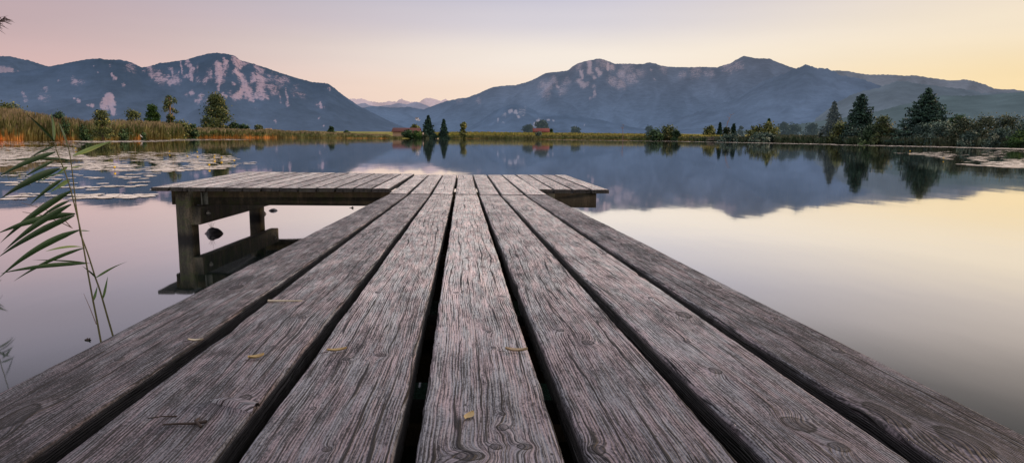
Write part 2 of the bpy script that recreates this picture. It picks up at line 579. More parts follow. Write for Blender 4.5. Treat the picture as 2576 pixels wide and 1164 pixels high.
sky = W('ShaderNodeTexSky', sky_type='NISHITA'); sky.sun_disc = False
sky.sun_elevation = R(1.0); sky.sun_rotation = SUN_AZ
bg2 = W('ShaderNodeBackground'); nt.links.new(sky.outputs[0], bg2.inputs[0]); bg2.inputs[1].default_value = .012
ad = W('ShaderNodeAddShader'); nt.links.new(bg1.outputs[0], ad.inputs[0]); nt.links.new(bg2.outputs[0], ad.inputs[1])
wo = W('ShaderNodeOutputWorld'); nt.links.new(ad.outputs[0], wo.inputs[0])

sl = bpy.data.lights.new('sun', 'SUN'); so = bpy.data.objects.new('sun', sl); col.objects.link(so)
sl.energy = 1.9; sl.angle = R(9); sl.color = (1.0, .68, .46)
sdir = Vector((math.sin(SUN_AZ) * math.cos(SUN_EL), math.cos(SUN_AZ) * math.cos(SUN_EL), math.sin(SUN_EL)))
so.rotation_euler = sdir.to_track_quat('Z', 'Y').to_euler()
so.location = sdir * 100
sc.view_settings.view_transform = 'Standard'
sc.view_settings.look = 'None'
sc.view_settings.exposure = 0

# ------------------------------------------------------------------ shoreline, ground, water
SHX = [-900, -300, 0, 250, 350, 430, 470, 600, 700, 960, 1216, 1276, 1500, 1701, 1735, 1950, 2160, 2576, 2900, 3600]
SHY = [372, 358, 354.5, 353, 351.8, 350.2, 347.2, 346.6, 346.6, 348.6, 349.0, 349.8, 351.8, 354.0, 355.3, 358.8, 362.5, 371, 380, 410]
_sa, _sr = [], []
for x, y in zip(SHX, SHY):
    P = at_z(x, y, 0.0)
    _sa.append(math.atan2(P[0], P[1])); _sr.append(math.hypot(P[0], P[1]))


def shore_r(a):
    return np.interp(a, _sa, _sr)


def ground_z(X, Y):
    X, Y = np.asarray(X, float), np.asarray(Y, float)
    a = np.arctan2(X, Y); r = np.hypot(X, Y)
    off = r - shore_r(a)
    z = np.interp(off, [-6, 0, 1.5, 8, 60], [-.8, -.02, .22, .4, .6])
    z = z + np.interp(r, [290, 320, 420, 700, 900], [0, .6, 2.2, 4.6, 4.6]) * np.interp(off, [10, 60], [0, 1])
    return z


def shore_pt(xpx, off):
    d = ray(xpx, 350)
    a = math.atan2(d[0], d[1])
    r = shore_r(a) + off
    return np.array([r * math.sin(a), r * math.cos(a), 0.0])


aa = np.linspace(R(-60), R(60), 241)
offs = np.array([-6, -2, 0, .7, 1.5, 4, 8, 15, 25, 40, 60, 90, 130, 180, 240, 320, 420, 540, 700, 1000, 2000, 5000, 16000.])
rr = shore_r(aa)[None, :] + offs[:, None] + (fbm(aa * 90, aa * 0, 3)[None, :] - .5) * 5
P = np.stack([rr * np.sin(aa), rr * np.cos(aa), np.zeros_like(rr)], -1)
P[..., 2] = ground_z(P[..., 0], P[..., 1]) + (fbm(P[..., 0] * .1, P[..., 1] * .1, 4) - .5) * .12 * (offs[:, None] > 3)
g = mesh_np('ground', P.reshape(-1, 3), grid_faces(*rr.shape), M_GROUND, True)
tag(g, kind='structure')

# water: fine near the jetty, one sheet to beyond the shore
q = np.array([-4000, -300, -40, 40, 300, 4000.]); qy = np.array([-60, 0, 40, 300, 800.])
X, Y = np.meshgrid(q, qy)
wt = mesh_np('lake_water', np.stack([X, Y, 0 * X], -1).reshape(-1, 3), grid_faces(len(qy), len(q)), M_WATER)
tag(wt, kind='structure')


# ------------------------------------------------------------------ mountains
def rock_mask(px, py, blobs, T):
    m = np.zeros_like(px)
    wx = px + (fbm(px * .09, py * .05, 31) - .5) * 14
    wy = py + (fbm(px * .09, py * .05, 37) - .5) * 14
    for b in blobs:
        x0, y0, x1, y1, wd, s = b
        x0, y0, x1, y1, wd = T[0] + T[2] * x0, T[1] + T[2] * y0, T[0] + T[2] * x1, T[1] + T[2] * y1, T[2] * wd * 1.12
        dx, dy = x1 - x0, y1 - y0
        L = dx * dx + dy * dy + 1e-6
        k = np.clip(((wx - x0) * dx + (wy - y0) * dy) / L, 0, 1)
        d2 = (wx - x0 - k * dx) ** 2 + (wy - y0 - k * dy) ** 2
        m = np.maximum(m, s * np.exp(-(d2 / (wd * wd)) ** 1.4 * .9))
    return m


def mountain(name, label, ridge, Rb, Rr, mat, rocks=(), jag=.8, gully=260.0, relief=.17, rows=64, step=2.0, prof=1.12, seed=1, amp_mid=1.2):
    xs = np.array([p[0] for p in ridge], float); ys = np.array([p[1] for p in ridge], float)
    D = np.array([ray(x, y) for x, y in zip(xs, ys)])
    az_ = np.arctan2(D[:, 0], D[:, 1]); te = D[:, 2] / np.hypot(D[:, 0], D[:, 1])
    nc = int((xs[-1] - xs[0]) / step)
    a = np.linspace(az_[0], az_[-1], nc)
    E = np.interp(a, az_, te)
    k = np.ones(3) / 3
    E = np.convolve(np.pad(E, 1, 'edge'), k, 'valid')
    apx = a * FPX
    E = E + ((vnoise(apx * .34, apx * 0, seed) - .5) * 2 * jag + (fbm(apx * .05, apx * 0, seed + 5) - .5) * 2 * amp_mid) / FPX
    Hr = np.maximum(CAMZ + E * Rr, 2.0)
    tt = np.concatenate([np.linspace(0, 1, rows), [1.06, 1.2, 1.5]])
    t = tt[:, None]
    Rg = Rb + (Rr - Rb) * t
    s = a[None, :] * Rr
    pf = np.where(t <= 1, np.clip(t, 0, 1) ** prof, np.clip(1 - (t - 1) * 1.6, 0, 1))
    Z = Hr[None, :] * pf
    wrp = (fbm(s / gully * .5, t * 3 + 0 * s, seed + 9) - .5) * gully * .9
    n1 = 1 - np.abs(2 * fbm((s + wrp) / gully, t * 1.3 + 0 * s, seed + 2, 4) - 1) * 1.6
    n2 = fbm((s + wrp) / (gully * .28), t * 5 + 0 * s, seed + 3, 4)
    env = np.clip(4 * t * (1 - t), 0, 1) ** .8
    Z = Z + relief * Hr[None, :] * env * (n1 - .55) + relief * .34 * Hr[None, :] * env * (n2 - .5)
    # push horizontally as well so spurs read
    Rg = Rg + env * (n1 - .5) * (Rr - Rb) * .10
    # never let the face rise above the sight line to its ridge
    lim = CAMZ + E[None, :] * Rg * .995
    Z = np.where(t < 1, np.minimum(Z, np.maximum(lim, 0)), Z)
    P = np.stack([Rg * np.sin(a), Rg * np.cos(a), Z], -1)
    px, py = proj(P)
    rk = np.zeros_like(px)
    for blobs, T in rocks:
        rk = np.maximum(rk, rock_mask(px, py, blobs, T))
    o = mesh_np(name, P.reshape(-1, 3), grid_faces(*px.shape), mat, True, {'rock': rk.ravel(), 'relief': np.clip(n1 * .75 + (n2 - .5) * .9, -.3, 1.4).ravel()})
    tag(o, label=label, kind='structure')
    return P


def caps(txt):
    out = []
    for q in txt.split(';'):
        v = [float(k) for k in q.split()]
        if len(v) == 4: v = [v[0], v[1], v[0], v[1], v[2], v[3]]
        out.append(v)
    return out


RK_A = caps("1040 210 1060 300 40 1;1060 300 1070 430 45 1;1070 430 1050 520 20 .9;1140 170 1100 330 28 .9;1160 240 1110 440 35 .6;"
            "1270 150 1330 230 50 .85;1390 220 40 .65;1290 310 1340 380 36 1;1340 380 1400 500 45 1;1400 500 1440 600 62 1;1440 600 1490 670 28 1;1400 520 1260 650 40 .95;1250 460 25 .8;1190 580 1220 630 30 .6;"
            "1530 240 1610 300 32 .7;1510 330 1500 420 33 .95;1580 370 1620 470 62 .9;1600 480 1600 600 55 .95;1530 600 1560 640 33 .9;1620 600 1680 650 28 .8;1720 380 1900 420 60 .55;1700 500 1760 560 50 .7;1820 450 70 .5;1900 530 1940 730 13 .7;1820 580 1840 710 13 .55;2000 560 2130 620 50 .4;2050 500 50 .35;"
            "660 180 720 280 25 .75;720 280 700 420 27 .95;780 220 770 300 25 .5;580 180 620 330 18 .8;650 370 28 .8;550 310 18 .8;"
            "200 280 220 370 45 .75;300 330 48 .8;280 400 400 400 46 .85;330 440 48 .75;440 280 470 340 25 .75;440 440 540 420 46 .8;520 360 50 .55;110 300 30 .4;"
            "940 290 960 400 40 .6;900 400 870 450 30 .85;800 410 35 .5;720 590 35 .85;650 610 30 .4;840 620 810 700 30 .75;770 680 25 .8;900 670 960 700 50 .35;990 600 25 .7;1050 600 1130 620 25 .9;"
            "2340 700 2350 760 22 1;2290 730 40 .35;2400 770 15 .6;2465 520 20 .7;1610 930 12 .7;1680 940 10 .7;1780 950 20 .6;2330 905 10 1.2;2390 1005 12 1.2;1540 780 30 .28")
TA = (340.3, 119.1, .19815)
RK_L = caps("720 370 740 420 22 1.4;700 400 690 440 22 1.3;740 440 745 480 18 1.3;610 430 14 1.1;585 430 8 1;520 400 14 .9;490 390 8 .8;500 270 30 .55;540 270 20 .5;290 375 40 .45;310 320 20 .5;160 350 180 395 16 .55;740 220 760 250 10 .8;820 295 10 .7;645 215 8 .7;620 172 6 .7;730 170 15 .4;860 180 40 .45;395 270 10 .6")
TL = (0, 102, .3801)
RK_L0 = caps("-40 200 60 200 25 .95;270 195 18 .5;110 210 12 .5")
RK_B = caps("1340 140 1330 180 40 .45;1360 220 1370 310 14 1;1440 120 1450 250 28 .8;1460 250 25 .7;1540 210 1560 250 25 .75;1650 140 1640 200 18 .95;1690 190 35 .65;1330 340 1380 380 30 .75;1500 290 25 .65;1420 370 30 .6;1800 260 60 .55;1900 310 70 .5;1700 330 60 .55;1790 370 60 .55;2000 250 60 .4;1100 380 20 .95;1000 400 60 .55;1060 330 50 .45;950 380 60 .45;970 460 70 .4;1150 430 60 .45;1200 350 50 .4;1500 440 1490 500 15 .7;1450 515 18 .5;1130 480 8 1;240 540 35 .4;40 540 40 .35;2160 310 25 .35;2130 205 20 .45;2450 270 50 .38;1500 400 30 .5;1250 170 60 .3;1600 140 80 .4;1850 200 80 .4;2250 200 60 .35;2600 230 80 .4;2750 250 60 .4;2960 180 80 .42;3060 160 60 .42")
TB = (1148.4, 127.6, .23117)
RK_C = caps("520 690 25 .65;590 660 18 1;640 670 25 1;670 710 15 1.1;720 660 60 .42;460 750 15 .9;510 775 12 .8;390 780 10 .5;1190 640 30 .3;860 800 25 1.1;900 775 30 1.1;990 765 15 1.1;1045 775 12 .8;720 860 10 .9;1290 840 20 .9;1395 815 10 .9;2040 805 20 .6;2095 745 8 .8")

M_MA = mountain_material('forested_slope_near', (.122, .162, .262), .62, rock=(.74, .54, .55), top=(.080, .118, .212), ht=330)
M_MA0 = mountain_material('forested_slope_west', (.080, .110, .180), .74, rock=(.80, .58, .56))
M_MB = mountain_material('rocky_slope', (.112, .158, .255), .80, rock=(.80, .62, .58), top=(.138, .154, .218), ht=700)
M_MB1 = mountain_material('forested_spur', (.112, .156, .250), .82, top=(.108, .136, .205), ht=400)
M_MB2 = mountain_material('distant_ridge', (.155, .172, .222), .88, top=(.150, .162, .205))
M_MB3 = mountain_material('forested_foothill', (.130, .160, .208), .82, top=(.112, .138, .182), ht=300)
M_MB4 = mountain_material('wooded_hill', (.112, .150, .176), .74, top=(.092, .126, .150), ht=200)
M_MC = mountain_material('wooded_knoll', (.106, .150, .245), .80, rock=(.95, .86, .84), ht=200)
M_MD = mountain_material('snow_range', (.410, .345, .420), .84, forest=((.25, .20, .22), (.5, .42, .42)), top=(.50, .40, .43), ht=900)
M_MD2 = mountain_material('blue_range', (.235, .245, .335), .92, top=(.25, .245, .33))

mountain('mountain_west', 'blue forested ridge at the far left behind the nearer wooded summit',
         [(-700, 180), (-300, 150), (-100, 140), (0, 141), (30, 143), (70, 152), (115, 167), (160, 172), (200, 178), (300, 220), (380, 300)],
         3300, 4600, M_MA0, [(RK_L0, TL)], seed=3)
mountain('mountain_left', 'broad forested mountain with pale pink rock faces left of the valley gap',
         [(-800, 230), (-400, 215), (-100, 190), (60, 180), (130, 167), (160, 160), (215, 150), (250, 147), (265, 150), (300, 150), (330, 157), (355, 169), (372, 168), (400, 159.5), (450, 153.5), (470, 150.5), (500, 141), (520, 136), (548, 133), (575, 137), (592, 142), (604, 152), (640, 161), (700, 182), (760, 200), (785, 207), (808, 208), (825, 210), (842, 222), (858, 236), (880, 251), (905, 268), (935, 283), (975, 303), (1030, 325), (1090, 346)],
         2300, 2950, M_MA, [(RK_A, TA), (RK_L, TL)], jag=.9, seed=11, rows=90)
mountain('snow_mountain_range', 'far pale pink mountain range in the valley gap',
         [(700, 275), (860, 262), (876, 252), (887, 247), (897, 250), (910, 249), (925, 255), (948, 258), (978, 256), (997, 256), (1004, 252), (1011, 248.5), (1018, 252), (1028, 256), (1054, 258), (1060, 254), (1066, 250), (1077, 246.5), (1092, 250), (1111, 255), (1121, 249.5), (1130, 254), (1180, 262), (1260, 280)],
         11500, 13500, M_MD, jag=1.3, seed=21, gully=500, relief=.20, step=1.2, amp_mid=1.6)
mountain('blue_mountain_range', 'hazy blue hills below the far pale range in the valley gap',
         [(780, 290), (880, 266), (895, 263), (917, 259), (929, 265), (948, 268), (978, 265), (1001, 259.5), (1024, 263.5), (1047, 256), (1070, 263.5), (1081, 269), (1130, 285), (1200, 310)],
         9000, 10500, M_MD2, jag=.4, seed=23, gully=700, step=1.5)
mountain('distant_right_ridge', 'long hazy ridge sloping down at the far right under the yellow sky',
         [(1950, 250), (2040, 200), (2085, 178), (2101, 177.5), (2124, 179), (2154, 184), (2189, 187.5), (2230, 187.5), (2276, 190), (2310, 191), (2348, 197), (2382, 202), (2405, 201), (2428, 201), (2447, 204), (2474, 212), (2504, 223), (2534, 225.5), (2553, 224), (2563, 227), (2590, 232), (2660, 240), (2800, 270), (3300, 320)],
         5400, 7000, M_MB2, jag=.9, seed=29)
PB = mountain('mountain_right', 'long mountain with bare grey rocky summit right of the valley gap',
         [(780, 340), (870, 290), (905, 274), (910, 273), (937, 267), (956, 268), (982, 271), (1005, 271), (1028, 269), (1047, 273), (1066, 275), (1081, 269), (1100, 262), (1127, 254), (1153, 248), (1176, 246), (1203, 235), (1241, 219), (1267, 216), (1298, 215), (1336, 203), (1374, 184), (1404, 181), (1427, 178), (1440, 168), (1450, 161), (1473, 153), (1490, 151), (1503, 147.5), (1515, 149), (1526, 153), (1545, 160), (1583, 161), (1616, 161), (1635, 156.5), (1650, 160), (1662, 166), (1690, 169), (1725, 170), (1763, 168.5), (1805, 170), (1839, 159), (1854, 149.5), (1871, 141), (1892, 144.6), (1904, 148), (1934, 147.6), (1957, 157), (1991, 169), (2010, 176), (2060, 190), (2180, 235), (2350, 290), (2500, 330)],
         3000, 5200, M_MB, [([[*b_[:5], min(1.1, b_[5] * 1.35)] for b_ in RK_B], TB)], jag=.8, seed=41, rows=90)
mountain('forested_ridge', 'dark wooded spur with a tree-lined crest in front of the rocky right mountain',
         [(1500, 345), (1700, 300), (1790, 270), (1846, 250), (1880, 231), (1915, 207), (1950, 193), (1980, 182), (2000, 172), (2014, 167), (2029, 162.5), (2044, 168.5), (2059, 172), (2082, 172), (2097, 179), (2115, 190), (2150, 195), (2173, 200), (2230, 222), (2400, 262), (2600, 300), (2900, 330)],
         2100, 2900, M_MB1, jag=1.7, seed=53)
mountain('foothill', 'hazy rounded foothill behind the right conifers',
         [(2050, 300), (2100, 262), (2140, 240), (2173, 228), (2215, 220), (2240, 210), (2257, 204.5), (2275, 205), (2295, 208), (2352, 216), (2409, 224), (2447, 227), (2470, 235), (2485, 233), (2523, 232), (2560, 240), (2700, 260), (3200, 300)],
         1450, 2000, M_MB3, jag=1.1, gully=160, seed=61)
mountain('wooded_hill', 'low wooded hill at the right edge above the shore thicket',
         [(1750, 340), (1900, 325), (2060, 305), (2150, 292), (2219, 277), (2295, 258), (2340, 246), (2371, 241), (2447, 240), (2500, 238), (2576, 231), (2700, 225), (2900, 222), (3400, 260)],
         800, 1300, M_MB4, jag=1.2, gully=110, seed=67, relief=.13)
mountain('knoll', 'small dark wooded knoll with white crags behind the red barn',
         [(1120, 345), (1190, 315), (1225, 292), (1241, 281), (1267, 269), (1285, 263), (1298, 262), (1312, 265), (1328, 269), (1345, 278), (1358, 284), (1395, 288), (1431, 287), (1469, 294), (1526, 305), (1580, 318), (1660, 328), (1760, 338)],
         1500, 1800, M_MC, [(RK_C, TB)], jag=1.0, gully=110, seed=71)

# ------------------------------------------------------------------ jetty
T_PITCH = .2
e0, e1 = at_z(1177, 490, DECK), None
dirN = ray(1177, 388); dirN = dirN / np.linalg.norm(dirN)
nN = np.cross((1, 0, 0), dirN); nN /= np.linalg.norm(nN)
if nN[2] < 0: nN = -nN


def at_near(x, y):
    d = ray(x, y)
    return CO + d * (np.dot(e0 - CO, nN) / np.dot(d, nN))


jetty = thing('jetty', (0, 3.5, 0), 'weathered grey wooden plank jetty ending in a wide platform over the lake', 'jetty')


def plank(NL, NR, FL, FR, thick, nu, vs, pid, knots=(), label=None, wear_shade=.5, rough_edge=.002, edge=0.0):
    """NL.. are 3D corners of the upper face; vs = parameters 0..1 along the length"""
    NL, NR, FL, FR = [np.asarray(v, float) for v in (NL, NR, FL, FR)]
    Lm = np.linalg.norm((FL + FR - NL - NR) / 2)
    rs = np.random.default_rng(pid + 100)
    v = vs[:, None]
    A = NL + (FL - NL) * v[..., None].reshape(-1, 1); B = NR + (FR - NR) * v[..., None].reshape(-1, 1)
    wv = np.linalg.norm(B - A, axis=1)
    lm = vs * Lm
    # wander of both edges + chips
    el = (fbm(lm * 3, lm * 0 + pid, 1) - .5) * rough_edge * 3 + (fbm(lm * 40, lm * 0 + pid, 2, 2) - .5) * rough_edge * 1.2
    er = (fbm(lm * 3, lm * 0 + pid, 5) - .5) * rough_edge * 3 + (fbm(lm * 40, lm * 0 + pid, 7, 2) - .5) * rough_edge * 1.2
    for _ in range(3):
        c, wd, dp = rs.uniform(0, Lm), rs.uniform(.02, .07), rs.uniform(0, .008)
        if rs.random() < .5: el = el + dp * np.exp(-((lm - c) / wd) ** 2)
        else: er = er - dp * np.exp(-((lm - c) / wd) ** 2)
    ex = (B - A) / wv[:, None]
    A = A + ex * el[:, None]; B = B + ex * er[:, None]
    wv = np.linalg.norm(B - A, axis=1)
    fwd = (FL - NL) / np.linalg.norm(FL - NL)
    up = np.cross(ex, fwd); up /= np.linalg.norm(up, axis=1)[:, None]
    u = np.linspace(0, 1, nu)
    b = .006
    # profile across: (u, drop)
    prof_u = np.concatenate([[0, 0, 0], [0.0], .5 + (u - .5) * (1 - 2 * .02), [1.0], [1, 1, 1]])
    ww = .19
    drop = np.concatenate([[-thick, -thick * .55, -.014], [-.0055], 0 * u, [-.0055], [-.014, -thick * .55, -thick]])
    xc = (prof_u[None, :] - .5) * wv[:, None]
    lmm = np.broadcast_to(lm[:, None], xc.shape)
    cup = (fbm(lm * 1.3, lm * 0 + pid * 3.3, 13, 2) - .5) * .5
    H = drop[None, :] + np.zeros_like(xc)
    topm = (drop > -.006)
    tz = (1 - (2 * xc / wv[:, None]) ** 2) * (.0016 + .002 * cup[:, None]) + (fbm(xc * 18 + pid, lmm * 3, 17, 3) - .5) * .0035
    H = H + np.where(topm[None, :], tz, 0)
    g = xc.copy()
    g = g + (fbm(lmm * .9, xc * 2 + pid * 2.7, 19, 2) - .5) * .045 + (fbm(lmm * 4, xc * 9 + pid * 5.1, 23, 2) - .5) * .006
    kn = np.zeros_like(xc)
    for (kx, kl, sx, sv) in knots:
        d2 = ((xc - kx) / sx) ** 2 + ((lmm - kl) / sv) ** 2
        d2h = ((xc - kx) / (sx * .80)) ** 2 + ((lmm - kl) / (sv * .80)) ** 2
        sg = 1 if (int(kl * 1000) % 2) else -1
        g = g + sg * .80 * sx * np.exp(-d2)
        kn = np.maximum(kn, np.exp(-d2h * (1 + .5 * (vnoise(xc * 160, lmm * 90, 3) - .5))))
        H = H + np.where(topm[None, :], .0022 * np.exp(-d2h * .7), 0)
    g = g + np.where(drop < -.0056, np.sign(prof_u - .5) * (-drop), 0)[None, :]
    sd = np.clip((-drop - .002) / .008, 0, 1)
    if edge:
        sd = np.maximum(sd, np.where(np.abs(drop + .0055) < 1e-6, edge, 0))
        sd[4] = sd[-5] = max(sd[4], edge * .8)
    P = (A + B)[:, None, :] / 2 + ex[:, None, :] * xc[..., None] + up[:, None, :] * H[..., None]
    m = P.shape[1]
    F = grid_faces(len(vs), m)
    # bottom
    i = np.arange(len(vs) - 1) * m
    F = np.vstack([F, np.stack([i + m - 1, i, i + m, i + 2 * m - 1], -1)])
    gv = np.stack([g, lmm, np.full_like(g, pid * 1.618)], -1)
    V = P.reshape(-1, 3); gv = gv.reshape(-1, 3)
    side = np.broadcast_to(sd[None, :], xc.shape).ravel(); kn = kn.ravel()
    # end caps with their own vertices
    for row, flip in ((0, 0), (len(vs) - 1, 1)):
        c = P[row]
        o = len(V)
        V = np.vstack([V, c]); gg = np.stack([xc[row] * .7, lm[row] + drop * 2.0, np.full(m, pid * 2.1)], -1)
        gv = np.vstack([gv, gg]); side = np.concatenate([side, np.full(m, .94)]); kn = np.concatenate([kn, np.zeros(m)])
        top = list(range(3, m - 3))
        ff = []
        for k in range(m // 2):
            a0, a1, b0, b1 = k, k + 1, m - 1 - k, m - 2 - k
            if a1 >= b1: break
            ff.append((o + a0, o + a1, o + b1, o + b0) if flip else (o + b0, o + b1, o + a1, o + a0))
        F = np.vstack([F, np.array(ff)])
    F = F[:, ::-1]
    ob = mesh_np('deck_plank', V, F, M_WOOD, True,
                 {'gv': gv, 'knot': kn, 'side': side, 'wear_shade': np.full(len(V), wear_shade)}, jetty, (NL + FR) / 2)
    ob.data.polygons.foreach_set('use_smooth', np.ones(len(ob.data.polygons), dtype=bool))
    if label: ob['label'] = label
    return ob


EDGE_B = [(-353, 51), (132, 533), (593, 984), (1044, 1425), (1480, 1865), (1936, 2297), (2364, 2723)]        # y = 1164
EDGE_J = [(977.7, 1024), (1030, 1081.6), (1085.8, 1138.8), (1145.9, 1201.2), (1207, 1256.5), (1261.5, 1318.6), (1324, 1378)]
EDGE_F = [(1045, 1078.4), (1080, 1113.7), (1115.4, 1149.6), (1152, 1187.7), (1190, 1223.7), (1226.4, 1260.7), (1263, 1294.8)]
KN = [[(594, 725, 17, 42), (41, 1053, 19, 60), (300, 905, 8, 15)],
      [(760, 800, 9, 22), (610, 1010, 12, 30)],
      [(870, 906, 8, 12), (957, 895, 12, 14), (788, 1029, 6, 8), (821, 1134, 7, 9), (951, 737, 11, 14), (1075, 540, 12, 26)],
      [(1263, 1079, 10, 13), (1248, 1127, 9, 10), (1319, 1127, 11, 11), (1181, 1151, 22, 16), (1241, 878, 6, 11), (1230, 837, 7, 10), (1148, 737, 10, 11), (1263, 746, 11, 12), (1263, 1045, 6, 8), (1175, 650, 10, 20), (1215, 672, 9, 16)],
      [(1408, 834, 9, 12), (1478, 865, 13, 20), (1501, 1134, 12, 18), (1330, 620, 9, 18)],
      [(1720, 793, 18, 40), (1728, 861, 8, 14), (1799, 936, 11, 22), (2006, 1071, 22, 34), (2110, 1127, 13, 17), (1637, 751, 7, 14), (1520, 640, 10, 24)],
      [(1799, 722, 18, 40), (1948, 801, 9, 16), (2110, 886, 10, 18), (2425, 1112, 22, 60), (2230, 1046, 18, 60), (1640, 640, 10, 30)]]


def ydist(x0, x1, k, mn):
    out = [x0]
    while out[-1] < x1:
        out.append(out[-1] + max(mn, k * out[-1]))
    v = np.array(out); v = (v - v[0]) / (v[-1] - v[0])
    return v


WEAR_SHADE = [.20, .34, .52, .66, .47, .50, .24]  # wear per plank; the outer ones also carry painted corner darkening
NEAR = []
for i in range(7):
    l, r = at_near(EDGE_B[i][0], 1164), at_near(EDGE_B[i][1], 1164)
    fl, fr = at_near(EDGE_J[i][0], 490 + (EDGE_J[i][0] - 1177) * .0065), at_near(EDGE_J[i][1], 490 + (EDGE_J[i][1] - 1177) * .0065)
    # carry the plank back past the camera
    kk = (-.7 - l[1]) / (fl[1] - l[1])
    NL, NR = l + (fl - l) * kk, r + (fr - r) * ((-.7 - r[1]) / (fr[1] - r[1]))
    Lm = np.linalg.norm((fl + fr - NL - NR) / 2)
    ks = []
    for (kx, ky, sx, sv) in KN[i]:
        p = at_near(kx, ky)
        v = (p[1] - NL[1]) / (fl[1] - NL[1])
        a, b = NL + (fl - NL) * v, NR + (fr - NR) * v
        ks.append((p[0] - (a[0] + b[0]) / 2, v * Lm, sx * 1.35e-3, sv * 1.2e-3))
    seg = np.concatenate([np.linspace(0, 1.2, 14)[:-1] / Lm, 1.2 / Lm + ydist(.5, Lm - .7, .008, .005) * (1 - 1.2 / Lm)])
    NEAR.append((NL, NR, fl, fr))
    plank(NL, NR, fl, fr, .052, 46, seg, i, ks, None, WEAR_SHADE[i], .0022)

# the seven planks that carry on across the platform
far7 = []
for i in range(7):
    yj = lambda x: 488.6 + (x - 1177) * .0065
    yb = lambda x: 440.0 + (x - 1177) * .0015
    nl, nr = at_z(EDGE_J[i][0] + .5, yj(EDGE_J[i][0]), DECK), at_z(EDGE_J[i][1] - .5, yj(EDGE_J[i][1]), DECK)
    fl, fr = at_z(EDGE_F[i][0], yb(EDGE_F[i][0]), DECK), at_z(EDGE_F[i][1], yb(EDGE_F[i][1]), DECK)
    rs = np.random.default_rng(i + 900)
    ks = [(rs.uniform(-.07, .07), rs.uniform(.2, 3), .012, .03) for _ in range(4)]
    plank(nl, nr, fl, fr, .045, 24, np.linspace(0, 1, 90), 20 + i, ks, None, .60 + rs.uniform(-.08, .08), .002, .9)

# side planks of the platform
side_specs = []
fx = np.linspace(378, 981, 14); bx = np.linspace(617, 1043.5, 14)
for k in range(13):
    side_specs.append((fx[k] + 2.2, fx[k + 1] - 2.2, bx[k] + 1.3, bx[k + 1] - 1.3))
fr_ = [1347, 1392.5, 1440.7, 1488.2, 1534]; br_ = [1296, 1328.5, 1361, 1393.5, 1425]
for k in range(4):
    side_specs.append((fr_[k] + 2.2, fr_[k + 1] - 2.2, br_[k] + 1.3, br_[k + 1] - 1.3))
yf = lambda x: 471.2 + (x - 378) * .0052
yb2 = lambda x: np.interp(x, [617, 1045, 1295, 1425], [431.6, 437.6, 439.2, 440.6])
FRONT = []
for k, (a, b, c, d) in enumerate(side_specs):
    rs = np.random.default_rng(k + 300)
    j1, j2 = rs.uniform(-.35, .35), rs.uniform(-.35, .35)
    dz = rs.uniform(-.003, .003)
    nl, nr = at_z(a, yf(a) + j1, DECK + dz), at_z(b, yf(b) + j1, DECK + dz)
    fl, fr = at_z(c, yb2(c) + j2, DECK + dz), at_z(d, yb2(d) + j2, DECK + dz)
    FRONT.append((nl, nr, fl, fr))
    ks = [(rs.uniform(-.06, .06), rs.uniform(.2, 2.6), .012, .03) for _ in range(3)]
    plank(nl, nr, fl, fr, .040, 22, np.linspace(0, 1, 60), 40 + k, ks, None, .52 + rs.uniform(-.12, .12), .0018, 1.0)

ZB = DECK - .047
yF = float(np.mean([f[0][1] for f in FRONT])); yBk = float(np.mean([f[2][1] for f in FRONT]))
xL = at_d(432, 500, yF + .1)[0]; xR = at_d(1500, 500, yF + .1)[0]


def timber(name, x0, x1, y0, y1, z0, z1, bev=.008, mat=None):
    m = MB(); m.box(x0, x1, y0, y1, z0, z1, bev)
    return m.build(name, mat or M_TIMBER, jetty, ((x0 + x1) / 2, (y0 + y1) / 2, (z0 + z1) / 2))


timber('cross_beam', xL, xR, yF + .10, yF + .20, ZB - .150, ZB + .004)
timber('cross_beam', xL + .03, xR - .03, yBk - .38, yBk - .28, ZB - .150, ZB + .004)


def bolt(parent, p, axis, r=.016):
    m = MB()
    d = np.array(axis, float)
    m.tube([np.array(p) - d * .002, np.array(p) + d * .010, np.array(p) + d * .0101], [r * 1.7, r * 1.7, 0.0005], 10)
    m.tube([np.array(p) + d * .010, np.array(p) + d * .024, np.array(p) + d * .0241], [r, r, .0005], 6)
    me = m.build('bolt', M_METAL, None, None)
    me.parent = parent
    me.location = -Vector(parent.location) - Vector(jetty.location)
    return me


px0 = at_d(441, 540, yF + .02)[0]; px1 = at_d(480, 540, yF + .02)[0]
bx0 = px1 + .003; bx1 = bx0 + .112
for (xa, mir) in ((px0, 1), (xR - .62, -1)):
    wpo = px1 - px0
    timber('post', xa, xa + wpo, yF + .03, yF + .20, -1.6, ZB + .002, .012, M_POST)
    timber('post', xa, xa + wpo * .95, yBk - .95, yBk - .79, -1.6, ZB + .002, .012, M_POST)
    b0 = xa + wpo + .003
    bb = timber('side_beam', b0, b0 + .112, yF + .0, yBk - .62, .178, .374, .010, M_POST)
    bolt(bb, (b0 + .112, yF + .17, .285), (1, 0, 0))
    bolt(bb, (b0 + .112, yBk - .78, .285), (1, 0, 0))
# galvanised angle bracket on the front beam
bxx = at_d(510, 500, yF + .09)[0]
m = MB(); m.box(bxx, bxx + .055, yF + .092, yF + .0985, ZB - .145, ZB - .01); m.box(bxx, bxx + .007, yF + .05, yF + .0925, ZB - .145, ZB - .01)
m.build('bracket', plain('weathered_bracket', (.15, .165, .15), .7, .5, 40), jetty, (bxx, yF + .09, ZB - .08))
